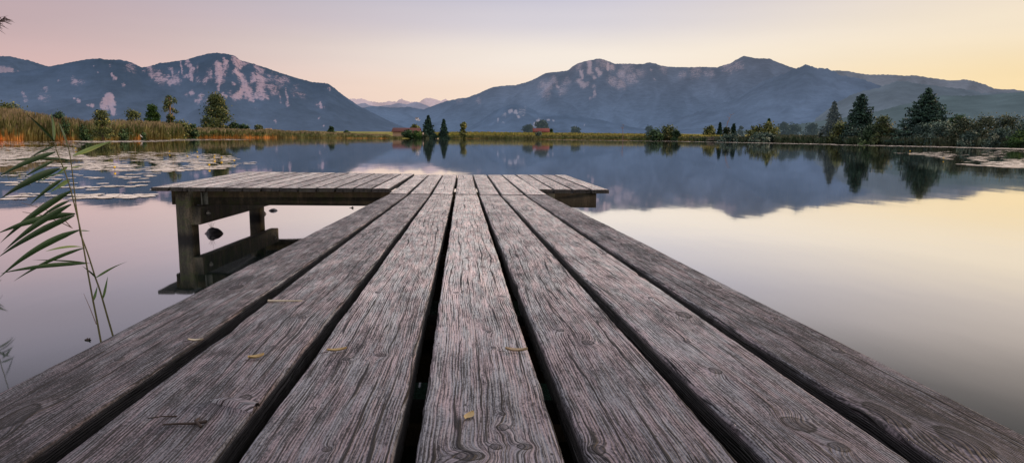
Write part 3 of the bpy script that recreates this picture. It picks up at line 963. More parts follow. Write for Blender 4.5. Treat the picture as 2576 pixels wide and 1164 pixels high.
# cross beams and posts below the walkway
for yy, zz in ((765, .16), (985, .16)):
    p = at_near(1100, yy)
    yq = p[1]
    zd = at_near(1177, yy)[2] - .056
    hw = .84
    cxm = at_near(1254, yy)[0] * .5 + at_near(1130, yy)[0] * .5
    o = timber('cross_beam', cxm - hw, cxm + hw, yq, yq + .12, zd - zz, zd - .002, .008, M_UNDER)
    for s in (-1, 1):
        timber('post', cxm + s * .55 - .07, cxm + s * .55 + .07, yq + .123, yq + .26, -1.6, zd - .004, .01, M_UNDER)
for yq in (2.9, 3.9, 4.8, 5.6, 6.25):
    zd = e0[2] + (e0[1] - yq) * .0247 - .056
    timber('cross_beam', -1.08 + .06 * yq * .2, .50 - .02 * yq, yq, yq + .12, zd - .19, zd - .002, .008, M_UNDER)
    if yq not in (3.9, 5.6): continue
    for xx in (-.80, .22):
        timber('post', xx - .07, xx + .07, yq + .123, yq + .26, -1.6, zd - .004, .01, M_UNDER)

# raised splinter on the second plank from the left
sp0, sp1 = at_near(530, 1012), at_near(652, 1022)
m = MB()
n = 14
tt = np.linspace(0, 1, n)
Vv = []
for k, t_ in enumerate(tt):
    c = sp0 + (sp1 - sp0) * t_
    wd = .004 + .030 * t_ ** 1.2
    hgt = .004 + .010 * math.sin(math.pi * min(1, t_ * .8))
    for s_i, (o_, h_) in enumerate(((-1, 0.0005), (-.6, hgt * .8), (0, hgt), (.6, hgt * .7), (1, -.002))):
        Vv.append(c + np.array([0, o_ * wd * .5 - .012 * t_, 0]) + nN * (h_ + .001 * random.random()))
gv = np.array([[v[1] * 2.0, v[0] * .6, 3.3] for v in Vv])
mesh_np('splinter', Vv, grid_faces(n, 5), M_WOOD, False, {'gv': gv, 'knot': np.zeros(len(Vv)), 'side': np.zeros(len(Vv)), 'wear_shade': np.full(len(Vv), 1.1)}, jetty, sp0)
bpy.data.objects['splinter']['label'] = 'torn splinter lifting from the second plank on the left'

# ------------------------------------------------------------------ fallen leaves and twigs on the deck
M_DRYLEAF = plain('dry_yellow_leaf', (.34, .26, .12), .6, .35, 90)
M_TANLEAF = plain('curled_tan_leaf', (.34, .27, .17), .7, .3, 60)
M_PALELEAF = plain('pale_dry_leaf', (.44, .40, .30), .7, .3, 60)
M_TWIG = plain('dark_twig', (.035, .026, .022), .8, .3, 60)


def fallen_leaf(px, py, ang, L, wd, curl, mat, label):
    L, wd = L * .85, wd * .9
    p = at_near(px, py) + nN * .003
    root = thing('fallen_leaf', p, label, 'leaf', 'dry leaves lying on the jetty planks')
    nl, nw = 10, 5
    V = []
    for i in range(nl):
        t_ = i / (nl - 1)
        ww = wd * math.sin(math.pi * min(1, .04 + t_ * .96)) ** .8 * (1 - .25 * t_) + .0004
        for j in range(nw):
            s_i = (j / (nw - 1) - .5) * 2
            V.append(((t_ - .5) * L, s_i * ww * .5, .0015 + curl * (s_i * s_i) * .5 + curl * .8 * (t_ - .5) ** 2 * 4 * .5))
    ca, sa = math.cos(ang), math.sin(ang)
    V = [(x * ca - y * sa, x * sa + y * ca, z) for x, y, z in V]
    V = np.array([np.array(p) + np.array([x, y, -.0247 * y]) + nN * z for x, y, z in V])
    mesh_np('blade', V, grid_faces(nl, nw), mat, True, None, root, p)
    q0 = np.array(p) + np.array([ca * -.5 * L, sa * -.5 * L, 0]); q1 = q0 + np.array([-ca * L * .3, -sa * L * .3 - .003, .0])
    m = MB(); m.tube([q0 + nN * .002, (q0 + q1) / 2 + nN * .003, q1 + nN * .001], [.0008, .0007, .0005], 5)
    m.build('leaf_stalk', M_TWIG, root, p)


fallen_leaf(848, 888, .45, .045, .016, .008, M_DRYLEAF, 'yellow folded leaf on the plank just left of the middle one')
fallen_leaf(645, 906, .75, .036, .020, .009, M_DRYLEAF, 'small pale yellow leaf on the second plank from the left')
fallen_leaf(1181, 1053, 1.25, .036, .017, .004, M_DRYLEAF, 'golden yellow leaf flat on the middle plank, nearest the viewer')
fallen_leaf(1299, 889, -.05, .052, .016, .010, M_TANLEAF, 'curled tan leaf at the right edge of the middle plank')
fallen_leaf(492, 863, .1, .036, .013, .007, M_PALELEAF, 'pale curled leaf on the leftmost plank')
#fallen_leaf(1095, 604, .1, .07, .02, .008, M_TANLEAF, 'narrow brown leaf scrap far up the deck by the gap left of the middle plank')


def deck_twig(pts, rad, label, side_=None, mat=None):
    P = [at_near(x, y) + nN * h for x, y, h in pts]
    m = MB(); m.tube(P, [rad * (1 - .5 * i / (len(P) - 1)) for i in range(len(P))], 6)
    if side_:
        m.tube([at_near(x, y) + nN * h for x, y, h in side_], rad * .7, 5)
    o = m.build('twig', mat or M_TWIG, None, P[0])
    tag(o, label, 'twig', 'twigs lying on the jetty planks')


deck_twig([(520, 1069, .006), (490, 1071, .004), (450, 1075, .006), (410, 1072, .003)], .0028, 'dark knobbly twig across the second plank from the left, near the splinter', [(500, 1062, .006), (492, 1074, .010), (506, 1080, .004)])
deck_twig([(445, 1049, .002), (410, 1053, .004), (372, 1054, .002)], .0014, 'thin straight twig beside the knobbly twig')
deck_twig([(675, 760, .004), (712, 763, .007), (760, 759, .003)], .0035, 'pale stick lying at the left edge of the second plank from the left', None, M_PALELEAF)

# ------------------------------------------------------------------ reeds in the foreground
M_REED = leaf_material('reed_leaf', (.018, .045, .014), (.045, .100, .026), (.125, .17, .036), .5)
M_STEM = plain('reed_stem', (.085, .085, .035), .6, .35, 30)
M_DRYREED = plain('dry_reed_stem', (.13, .075, .05), .8, .3, 30)
M_PLUME = plain('reed_plume', (.085, .06, .055), .9, .3, 30)


def stem_curve(pts, D, n=40):
    pts = np.array([at_d(x, y, D) for x, y in pts])
    t = np.linspace(0, 1, len(pts)); tn = np.linspace(0, 1, n)
    return np.stack([np.interp(tn, t, pts[:, k]) for k in range(3)], -1)


def leaf_blade(parent, base, tip, wpx, D, dd=0.0, sag=.06, tone=.4, fold=.35, ends=(0.25, 1.0)):
    b = at_d(base[0], base[1], D); t_ = at_d(tip[0], tip[1], D + dd)
    L = np.linalg.norm(t_ - b)
    wd = wpx / FPX * D * .88
    n = 18
    tt = np.linspace(0, 1, n)
    mid = (b + t_) / 2 + np.array([0, 0, sag * L])
    C = ((1 - tt) ** 2)[:, None] * b + (2 * tt * (1 - tt))[:, None] * mid + (tt ** 2)[:, None] * t_
    ww = wd * np.interp(tt, [0, .04, .18, .35, .6, .85, 1], [.18, .35, .85, 1.0, .78, .33, .02])
    tg = np.gradient(C, axis=0); tg /= np.linalg.norm(tg, axis=1)[:, None]
    view = C - CO; view /= np.linalg.norm(view, axis=1)[:, None]
    side = np.cross(tg, np.array([.15, 1.0, .25])); side /= np.linalg.norm(side, axis=1)[:, None]
    nor = np.cross(side, tg)
    V = []
    for i in range(n):
        V += [C[i] - side[i] * ww[i] / 2 + nor[i] * ww[i] * fold * .5, C[i] - side[i] * ww[i] / 4 + nor[i] * ww[i] * fold * .15, C[i],
              C[i] + side[i] * ww[i] / 4 + nor[i] * ww[i] * fold * .15, C[i] + side[i] * ww[i] / 2 + nor[i] * ww[i] * fold * .5]
    tn_ = np.repeat(tone + .12 * np.sin(tt * 5), 5) + np.tile([.1, .04, -.08, .0, .12], n)
    mesh_np('leaf', V, grid_faces(n, 5), M_REED, True, {'tone': tn_}, parent, b)


def Z9(x, y):           # pixels of the enlarged left strip -> picture units
    return (x * .3655, 280.7 + y * .3655)


DA, DB = 3.05, 3.15
stA = [(262, 905), (254, 859), (243, 800), (233, 750), (222, 690), (211, 626), (202, 575), (188, 517), (176, 470), (163, 430), (150, 400), (142, 378), (136, 358)]
stB = [(296, 893), (284, 843), (270, 795), (258, 752), (249, 722), (240, 698), (222, 640), (207, 600), (202, 589), (197, 550), (192, 521), (186, 470), (181, 425), (178, 400), (172, 370), (163, 340)]
for nm, st, DD, lab in (('A', stA, DA, 'green reed with left-sweeping leaves at the left edge, the left of two crossing stems'),
                        ('B', stB, DB, 'green reed with leaves on both sides, the right of two crossing stems')):
    base = at_d(st[0][0], st[0][1], DD); base[2] = 0
    root = thing('reed', base, lab, 'reed', 'tall reeds beside the jetty')
    Cc = stem_curve(st, DD)
    Cc = np.vstack([[Cc[0][0] + .03, Cc[0][1], -.4], Cc])
    m = MB(); m.tube(Cc, np.linspace(.0046, .0018, len(Cc)), 7)
    m.build('stem', M_STEM, root, base, True)
    if nm == 'A': RA = root
    else: RB = root
lv = [  # parent, base, tip, width px, depth change, sag, tone
    ('B', (495, 543), (0, 905), 19, .35, .05, .30), ('A', (412, 392), (0, 603), 21, .3, .05, .28), ('B', (487, 414), (240, 492), 15, -.2, .06, .34),
    ('A', (380, 280), (-20, 455), 15, .3, .04, .40), ('A', (372, 239), (200, 322), 7, .2, .03, .32), ('B', (482, 332), (15, 346), 8, .4, .03, .46),
    ('A', (372, 338), (160, 456), 10, .2, .03, .42), ('B', (465, 380), (385, 432), 9, -.1, .02, .45), ('A', (432, 465), (203, 647), 11, .2, .05, .36),
    ('B', (482, 470), (343, 556), 12, -.2, .03, .48), ('A', (476, 614), (260, 742), 10, .15, .05, .30), ('A', (490, 638), (20, 965), 18, .35, .05, .30),
    ('B', (517, 703), (-25, 842), 21, .3, .05, .42), ('B', (512, 715), (-20, 1008), 19, .4, .04, .32), ('A', (546, 815), (-15, 1150), 19, .3, .08, .38),
    ('A', (566, 931), (312, 962), 12, -.25, .05, .75), ('B', (582, 937), (92, 1168), 11, .3, .05, .42), ('A', (592, 1045), (3, 1113), 14, .3, .03, .42),
    ('B', (620, 1045), (222, 1020), 7, -.2, .03, .36), ('B', (655, 1145), (882, 1029), 7, .2, .05, .34), ('B', (655, 1143), (563, 1060), 15, -.15, .02, .45),
    ('B', (502, 303), (780, 200), 13, .25, .01, .62), ('A', (372, 207), (178, 12), 17, -.2, .01, .42), ('A', (370, 205), (352, 2), 16, .1, .0, .62),
    ('B', (466, 250), (402, 70), 15, .2, .02, .60), ('B', (490, 388), (582, 375), 5, .1, .02, .7), ('B', (553, 820), (622, 823), 5, .15, .01, .35)]
for pn, b_, t_, wpx, dd, sg, tn_ in lv:
    leaf_blade(RA if pn == 'A' else RB, Z9(*b_), Z9(*t_), wpx, DA if pn == 'A' else DB, dd, sg, tn_)
Zb = lambda x, y: (x * .2778, 663.5 + y * .2778)
leaf_blade(RA, Zb(836, 345), Zb(882, 198), 11, DA, .05, .0, .45)
leaf_blade(RB, Zb(928, 325), Zb(976, 112), 9, DB, .05, .02, .5)
m = MB(); m.tube([at_d(*Zb(872, 545), DA), at_d(*Zb(815, 400), DA + .03), at_d(*Zb(758, 268), DA + .05)], [.0018, .0014, .0006], 5)
m.build('side_shoot', M_DRYREED, RA, at_d(*Zb(872, 545), DA))

# third reed just outside the left edge: only its plume and mirrored leaves reach into the picture
D3 = 6.6
b3 = at_d(-60, 640, D3); b3[2] = 0
R3_ = thing('reed', b3, 'reed with a drooping brown plume at the upper left edge', 'reed', 'tall reeds beside the jetty')
top3 = at_d(-26, 66, D3)
m = MB(); P3 = [np.array([b3[0], b3[1], -.4]), b3, b3 * .6 + top3 * .4 + np.array([-.06, 0, 0]), b3 * .2 + top3 * .8 + np.array([-.05, 0, 0]), top3]
m.tube(P3, [.005, .0048, .004, .003, .002], 6)
m.build('stem', M_STEM, R3_, b3, True)
m = MB()
tip3 = at_d(20, 40, D3)
for k in range(44):
    t_ = random.random()
    s0 = top3 + (tip3 - top3) * t_ * .75
    e_ = s0 + np.array([random.uniform(.03, .13), random.uniform(-.08, .08), random.uniform(-.085, .02)]) * (1.1 - .5 * t_)
    m.tube([s0, (s0 + e_) / 2 + np.array([0, 0, .012]), e_], [.0022, .0036, .0006], 4)
m.tube([top3, (top3 + tip3) / 2 + np.array([0, 0, .03]), tip3], [.002, .0016, .0006], 5)
m.build('plume', M_PLUME, R3_, top3)
for k in range(15):
    h = random.uniform(.25, 1.75)
    yb_ = proj(np.array([b3[0] * .9, D3, h]))[1]
    leaf_blade(R3_, (-58 + random.uniform(-8, 8), float(yb_)), (random.uniform(-26, -4), float(yb_) + random.uniform(-25, 40)), 7, D3, random.uniform(-.3, .3), .08, .35)
# broken stalk drifting in the water behind the reeds
m = MB()
wp = [at_z(*Z9(510, 812), 0.0), at_z(*Z9(440, 742), .03), at_z(*Z9(300, 668), .05), at_z(*Z9(150, 629), .07)]
wp[0][2] = -.01
m.tube(wp, [.006, .006, .005, .004], 6)
o = m.build('reed_stalk', M_DRYREED, None, wp[0]); tag(o, 'dry brown broken reed stalk leaning low over the water behind the green reeds', 'reed stalk')

# ------------------------------------------------------------------ stones and flotsam by the platform
M_STONE = plain('wet_stone', (.022, .022, .028), .35, .5, 14, .5)


def stone(px, py, wpx, hpx, label, seed, z=None):
    c = at_z(px, py, 0.0)
    sx = wpx / FPX * c[1] / 2; sz = hpx / FPX * c[1]
    nu, nv_ = 18, 10
    V = []
    for j in range(nv_):
        ph = math.pi * (j / (nv_ - 1)) * .62
        for i in range(nu):
            th = 2 * math.pi * i / nu
            k = 1 + .34 * (float(vnoise(math.cos(th) * 1.3 + 3, math.sin(th) * 1.3 + ph * 1.4, seed)) - .5) + .12 * (float(vnoise(math.cos(th) * 4 + 9, math.sin(th) * 4 + ph * 4, seed)) - .5)
            V.append((c[0] + sx * k * math.sin(ph) * math.cos(th) * 1.02, c[1] + sx * .8 * k * math.sin(ph) * math.sin(th), -.30 * sz + 1.3 * sz * k * math.cos(ph)))
    F = grid_faces(nv_, nu)
    wrap = np.array([(j * nu + nu - 1, j * nu, (j + 1) * nu, (j + 1) * nu + nu - 1) for j in range(nv_ - 1)])
    o = mesh_np('stone', V, np.vstack([F, wrap])[:, ::-1], M_STONE, True, None, None, c)
    tag(o, label, 'stone', 'dark stones breaking the water under the platform')
    return c


c0 = stone(538, 588, 43, 14, 'largest dark stone, in the water just right of the front post', 4)
stone(658, 538, 25, 7, 'flat dark stone in the water by the back post', 8)
stone(686, 530, 21, 5, 'smallest dark stone, farthest right of the three in the water', 15)
m = MB()
for dx, dz, tx in ((0, .11, .01), (-.03, .06, -.05), (.03, .07, .04), (-.015, .08, -.025)):
    m.tube([c0 + np.array([-.03 + dx * .3, .02, .07]), c0 + np.array([-.03 + tx * .6, .02, .07 + dz * .6]), c0 + np.array([-.03 + tx, .02, .07 + dz])], [.002, .0016, .0006], 5)
o = m.build('water_weed', M_DRYREED, None, c0); tag(o, 'thin sprig of weed growing on the largest dark stone', 'weed')


def flotsam(px, py, s, label):
    c = at_z(px, py, 0.0)
    m = MB()
    for k in range(5):
        a = random.uniform(0, 6.28)
        e_ = c + s * np.array([math.cos(a), math.sin(a) * .6, random.uniform(.2, .9)])
        m.tube([c + np.array([0, 0, -.005]), (c + e_) / 2 + np.array([0, 0, s * .15]), e_], [s * .16, s * .22, s * .02], 5)
    m.tube([c - np.array([s, 0, -.002]), c + np.array([s, 0, .002])], s * .12, 5)
    o = m.build('flotsam', M_TWIG, None, c); tag(o, label, 'flotsam', 'bits of dead plant floating near the jetty')


flotsam(221, 855, .018, 'dark scrap of dead plant floating left of the jetty, near the reed stems')
flotsam(885, 523, .035, 'tiny dark scrap floating under the platform edge beside the walkway')

# ------------------------------------------------------------------ lily pads and flowers
t = NT('lily_pad_leaf')
lt = t.attr('tone')
cc = t.ramp(t.math('ADD', t.math('MULTIPLY', lt, .7), t.math('MULTIPLY', t.noise(t.pos(), 7, 3, .6), .35)), [(.15, C4(.34, .31, .20)), (.5, C4(.72, .63, .50)), (.85, C4(.86, .77, .66))])
t.principled(cc, .48, .9)
M_PAD = t.m


def pad_geo(r, seed, nseg=14):
    rs = np.random.default_rng(seed)
    V = [(0, 0, .006)]
    notch = rs.uniform(0, 6.28)
    for k in range(nseg):
        q_ = notch + .16 + (2 * math.pi - .32) * k / (nseg - 1)
        rk = r * (1 + rs.uniform(-.05, .05))
        V.append((rk * .62 * math.cos(q_), rk * .62 * math.sin(q_), .006 + rs.uniform(-.0008, .0008)))
    for k in range(nseg):
        q_ = notch + .16 + (2 * math.pi - .32) * k / (nseg - 1)
        rk = r * (1 + rs.uniform(-.06, .06))
        V.append((rk * math.cos(q_), rk * math.sin(q_), .006 + rs.uniform(-.0012, .0022)))
    F = []
    for k in range(nseg - 1):
        F.append((1 + k, 1 + nseg + k, 2 + nseg + k, 2 + k))
    T = [(0, 1 + k, 2 + k, 2 + k) for k in range(0, nseg - 1)]
    # inner fan as quads where possible
    F2 = [(0, 1 + k, 2 + k, 3 + k) for k in range(0, nseg - 2, 2)]
    if (nseg - 1) % 2: F2.append((0, nseg - 2 + 0, nseg - 1, nseg))
    return np.array(V), np.array(F + F2)


def inside(px, py, poly):
    r = False
    n = len(poly)
    for i in range(n):
        x0, y0 = poly[i]; x1, y1 = poly[(i + 1) % n]
        if (y0 > py) != (y1 > py) and px < (x1 - x0) * (py - y0) / (y1 - y0) + x0:
            r = not r
    return r


pads = []


def scatter(poly, n, rmin, rmax, cl=.0, fn=None, xs=1.0):
    xs_ = [p[0] for p in poly]; ys_ = [p[1] for p in poly]
    k = tries = 0
    while k < n and tries < n * 40:
        tries += 1
        x, y = random.uniform(min(xs_), max(xs_)), random.uniform(min(ys_), max(ys_))
        if not inside(x, y, poly): continue
        if cl and float(fbm(x * .022, y * .16, 77, 3)) < cl: continue
        p = at_z(x, y, 0.0)
        r = random.uniform(rmin, rmax)
        pads.append((x, y, p[0], p[1], r)); k += 1
        if random.random() < .4:
            for _ in range(random.choice((1, 1, 2))):
                a = random.uniform(0, 6.28)
                pads.append((x, y, p[0] + math.cos(a) * r * 1.8, p[1] + math.sin(a) * r * 1.3, random.uniform(rmin, rmax)))


# left field, as the photograph shows it: dense to the far left, thinning towards the platform
scatter([(-150, 356.5), (180, 355), (215, 362), (185, 384), (240, 402), (-150, 402)], 2700, .09, .155, .40)
scatter([(185, 384), (330, 381), (560, 387), (600, 398), (600, 411), (560, 425), (430, 433), (220, 428), (-120, 426), (-120, 402), (240, 402)], 1300, .085, .14, .45)
scatter([(-100, 424), (480, 428), (420, 445), (330, 452), (-100, 446)], 26, .085, .13, .44)
scatter([(-60, 446), (60, 446), (60, 504), (-60, 500)], 9, .10, .16, .42)
scatter([(60, 446), (400, 442), (385, 500), (200, 500), (60, 490)], 38, .085, .135, .47)
scatter([(180, 492), (405, 486), (395, 497), (200, 500)], 12, .12, .17, .30)
scatter([(560, 404), (648, 407), (645, 412), (575, 425), (550, 420)], 10, .12, .16)
# thin strips along the far bank
scatter([(150, 354.6), (440, 352.4), (440, 356), (350, 357.5), (230, 359)], 420, .2, .4)
scatter([(430, 350), (560, 349.5), (650, 351.5), (560, 353), (430, 354)], 240, .25, .5)
# right field
scatter([(2240, 385), (2330, 383.5), (2480, 377), (2620, 378), (2760, 384), (2760, 432), (2600, 424), (2440, 410), (2380, 400), (2320, 391)], 1200, .11, .19, .44)
scatter([(2400, 411), (2560, 421), (2560, 424), (2420, 414)], 26, .18, .26)
scatter([(2100, 363.6), (2300, 367), (2650, 375.5), (2650, 379), (2380, 371), (2100, 365.6)], 700, .2, .4)
scatter([(1380, 351.6), (1700, 355), (2100, 362.8), (2100, 364.2), (1700, 356.4), (1380, 352.6)], 800, .3, .6)

variants = []
for k in range(6):
    V, F = pad_geo(1.0, k + 50)
    variants.append((V, F))
pads = [p for p in pads if abs(p[2]) < 4000]
pads.sort(key=lambda p: -(p[4] / p[3]))
inview = lambda p: -20 < p[0] < 2596
big = [p for p in pads if inview(p)][:290]
bigset = set(id(p) for p in big)
meshes = []
for k, (V, F) in enumerate(variants):
    VV = V * np.array([.16, .16, 1.0])
    me_o = mesh_np('lily_pad', VV, F, M_PAD, True, {'tone': np.clip(np.random.default_rng(k).normal(.55, .18) + np.random.default_rng(k + 9).normal(0, .05, len(VV)), 0, 1)})
    meshes.append(me_o)
first = [True] * 6
for i, p in enumerate(big):
    k = i % 6
    if first[k]:
        o = meshes[k]; first[k] = False
    else:
        o = meshes[k].copy(); col.objects.link(o)
    o.location = (p[2], p[3], .0012 * (i % 7))
    s_ = p[4] / .16
    o.scale = (s_, s_, 1)
    o.rotation_euler = (0, 0, random.uniform(0, 6.28))
    if p[0] < 1200:
        tag(o, 'pale round lily pad floating between the reed bank and the platform on the left', 'lily pad', 'lily pads on the left of the lake')
    else:
        tag(o, 'pale round lily pad floating below the thicket on the right', 'lily pad', 'lily pads on the right of the lake')
m = MB()
for i, p in enumerate(q_ for q_ in pads if id(q_) not in bigset):
    V, F = variants[i % 6]
    a = random.uniform(0, 6.28); ca, sa = math.cos(a), math.sin(a)
    VV = np.stack([p[2] + p[4] * (V[:, 0] * ca - V[:, 1] * sa), p[3] + p[4] * (V[:, 0] * sa + V[:, 1] * ca), V[:, 2] + .0012 * (i % 7)], -1)
    m.add(VV, F, min(1, max(0, random.gauss(.55, .2))))
o = m.build('lily_pad_cover', M_PAD, None, None, True)
tag(o, 'carpet of pale lily pads along the far banks', 'lily pads', None, 'stuff')

M_FLOWER = plain('yellow_petals', (.80, .52, .02), .5, .15, 60)
FL = [(540, 395), (557, 400), (539, 401), (540, 411), (589, 409), (557, 414.5), (526, 420.5), (496, 385), (426, 384), (471, 396.6), (497, 399), (288, 427), (190, 376), (2289, 382), (2373, 401)]
for (x, y) in FL:
    c = at_z(x, y + 1.6, 0.0)
    lab, grp = ('small round yellow water lily flower standing above the pads on the left', 'yellow water lily flowers on the left') if x < 1200 else \
        (('yellow water lily flower at the tip of the right pads, farther of two' if x < 2330 else 'yellow water lily flower below the right pads, nearer of two'), 'yellow water lily flowers on the right')
    root = thing('water_lily_flower', c, lab, 'flower', grp)
    hh = max(.07, 1.5 / FPX * c[1]); rr_ = max(.035, 1.5 / FPX * c[1])
    m = MB(); m.tube([c + np.array([0, 0, -.1]), c + np.array([.01, 0, hh])], .006, 5); m.build('stalk', M_STEM, root, c)
    m = MB()
    for k in range(5):
        a = 2 * math.pi * k / 5 + .3
        V = []
        for i in range(6):
            ph = math.pi * .92 * i / 5 + .1
            for j in range(5):
                th = a + (j / 4 - .5) * 1.5
                V.append(c + np.array([0.01 + rr_ * math.sin(ph) * math.cos(th), rr_ * math.sin(ph) * math.sin(th), hh + rr_ * (1 - math.cos(ph)) * .9]))
        m.add(V, grid_faces(6, 5))
    m.build('petals', M_FLOWER, root, c + np.array([0, 0, hh]), True)


# ------------------------------------------------------------------ reed beds along the banks (stuff)
def reed_bed(label, prof, x0, x1, n, mat, depth=9.0, wk=.0010, hol=None, orange=.5, thr=.5):
    V, A, PT, RN = [], [], [], []
    xs_, ys_ = [p[0] for p in prof], [p[1] for p in prof]
    X = RNG.uniform(x0, x1, n)
    for x in X:
        if hol and any(a < x < b for a, b in hol): continue
        off = depth * RNG.random() ** 1.4
        p = shore_pt(x, off - .3)
        D = p[1]
        yt = np.interp(x, xs_, ys_); yt = yt + min(1.0, max(.1, (350 - yt) / 45)) * 16 * (float(fbm(x * .04, off * .1, 91, 3)) - .5)
        htop = at_d(x, yt, D)[2]
        gz = float(ground_z(p[0], p[1])) - .1
        if off < 1.0: gz = -.15
        h = max(.5, htop - gz) * (RNG.uniform(.62, 1.05) if off > 2.5 else RNG.uniform(.30, .95))
        wd = wk * D * RNG.uniform(.5, 1.4)
        lean = RNG.normal(0, .11) * h
        ly = RNG.normal(0, .04) * h
        b = np.array([p[0], p[1], gz])
        ca = RNG.uniform(-.7, .7)
        sx = np.array([math.cos(ca), math.sin(ca), 0]) * wd
        rows = [(0, .55), (.4, .8), (.8, 1.0), (1.0, .25)]
        for f_, ww in rows:
            c = b + np.array([lean * f_ * f_, ly * f_ * f_, h * f_])
            V.append(c - sx * ww); V.append(c + sx * ww)
            A += [f_, f_]
        pt = float(np.clip((fbm(x * .018, D * .004, 55, 3) - thr) * 7 + .5, 0, 1))
        rn = RNG.random()
        PT += [pt] * 8; RN += [rn] * 8
    V = np.array(V)
    k = np.arange(len(V) // 8)[:, None] * 8
    F = np.concatenate([np.stack([k[:, 0] + 2 * i, k[:, 0] + 2 * i + 1, k[:, 0] + 2 * i + 3, k[:, 0] + 2 * i + 2], -1) for i in range(3)])
    o = mesh_np('reed_bed', V, F, mat, False, {'tone': A, 'patch': PT, 'rnd': RN})
    tag(o, label, 'reeds', None, 'stuff')


M_RB1 = reed_bed_material('autumn_reeds', (.80, .36, .10), (.24, .18, .06), (.225, .205, .080), (.36, .25, .17))
M_RB2 = reed_bed_material('far_bank_reeds', (.36, .23, .08), (.11, .105, .045), (.125, .135, .050), (.26, .20, .09))
M_RB3 = reed_bed_material('dark_green_reeds', (.09, .10, .055), (.028, .042, .028), (.075, .10, .060), (.12, .11, .075))
reed_bed('tall olive reeds with orange lower stalks along the left bank',
         [(-400, 262), (-150, 266), (0, 272), (60, 276), (110, 286), (150, 291), (200, 299), (260, 303), (330, 305), (400, 307), (440, 312), (480, 319), (520, 322), (580, 324), (640, 325), (700, 327.5), (780, 330), (830, 332), (900, 336.5), (975, 338.5), (985, 341.5), (1012, 342)],
         -400, 1012, 30000, M_RB1, 10, .0009)
reed_bed('low olive and tan reeds along the middle of the far bank',
         [(1060, 344), (1128, 342), (1160, 340.5), (1250, 340), (1400, 340), (1600, 342), (1760, 344)], 1127, 1770, 9000, M_RB2, 10, .0010, thr=.55)
reed_bed('dark green reeds along the right bank',
         [(1740, 343), (1880, 343), (1953, 338), (2059, 341), (2120, 340), (2200, 341), (2400, 343), (2576, 344), (2900, 346)], 1735, 2900, 16000, M_RB3, 8, .0010)
# meadow grass / maize strip behind the middle bank
M_MAIZE = reed_bed_material('maize', (.030, .052, .014), (.022, .040, .012), (.15, .18, .04), (.55, .42, .12))
V, A, PT, RN = [], [], [], []
for _ in range(15000):
    x = random.uniform(1066, 1840)
    off = 14 + 40 * random.random() ** 1.3
    p = shore_pt(x, off)
    gz = float(ground_z(p[0], p[1]))
    ytop = 337.0 if x < 1400 else 337.5 + (x - 1400) * .004
    h = random.uniform(1.3, 1.9) * (1 + .0)
    wd = .28 * random.uniform(.5, 1.3)
    for f_, ww in ((0, .6), (.4, .9), (.8, 1), (1, .3)):
        V.append((p[0] - wd * ww, p[1], gz + h * f_)); V.append((p[0] + wd * ww, p[1], gz + h * f_)); A += [f_, f_]
    rn = random.random(); PT += [.5] * 8; RN += [rn] * 8
k = np.arange(len(V) // 8) * 8
F = np.concatenate([np.stack([k + 2 * i, k + 2 * i + 1, k + 2 * i + 3, k + 2 * i + 2], -1) for i in range(3)])
o = mesh_np('maize_field', np.array(V), F, M_MAIZE, False, {'tone': A, 'patch': PT, 'rnd': RN})
tag(o, 'field of maize with yellow tassels behind the middle bank', 'maize field', None, 'stuff')

# ------------------------------------------------------------------ trees and bushes
M_SPRUCE = leaf_material('spruce_needles', (0.009, 0.028, 0.026), (0.025, 0.064, 0.047), (0.069, 0.139, 0.081), .7)
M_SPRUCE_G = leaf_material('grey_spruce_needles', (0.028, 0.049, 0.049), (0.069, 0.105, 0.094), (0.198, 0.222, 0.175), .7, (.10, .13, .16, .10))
M_DEC = leaf_material('dark_foliage', (0.015, 0.041, 0.020), (0.052, 0.108, 0.041), (0.155, 0.220, 0.077))
M_DECW = leaf_material('warm_foliage', (0.032, 0.056, 0.026), (0.117, 0.155, 0.056), (0.386, 0.310, 0.117))
M_OLIVE = leaf_material('olive_foliage', (0.047, 0.067, 0.026), (0.155, 0.186, 0.056), (0.427, 0.375, 0.117))
M_BRIGHT = leaf_material('bright_foliage', (0.016, 0.043, 0.012), (0.054, 0.124, 0.028), (0.171, 0.248, 0.054))
M_THICK = leaf_material('thicket_foliage', (0.027, 0.058, 0.051), (0.117, 0.181, 0.126), (0.479, 0.479, 0.320))
M_THICKB = leaf_material('brown_thicket_foliage', (0.018, 0.036, 0.021), (0.093, 0.120, 0.060), (0.300, 0.262, 0.135))
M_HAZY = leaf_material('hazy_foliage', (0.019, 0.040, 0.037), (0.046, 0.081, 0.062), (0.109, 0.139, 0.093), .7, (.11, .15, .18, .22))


def base_pt(x, D):
    d = ray(x, 345)
    p = d * (D / d[1])
    return np.array([p[0], p[1], float(ground_z(p[0], p[1])) - .15])


def tree_geo(x0, x1, ytop, D):
    xc = (x0 + x1) / 2
    b = base_pt(xc, D)
    h = at_d(xc, ytop, D)[2] - b[2]
    r = (x1 - x0) / 2 / FPX * D
    return b, h, r


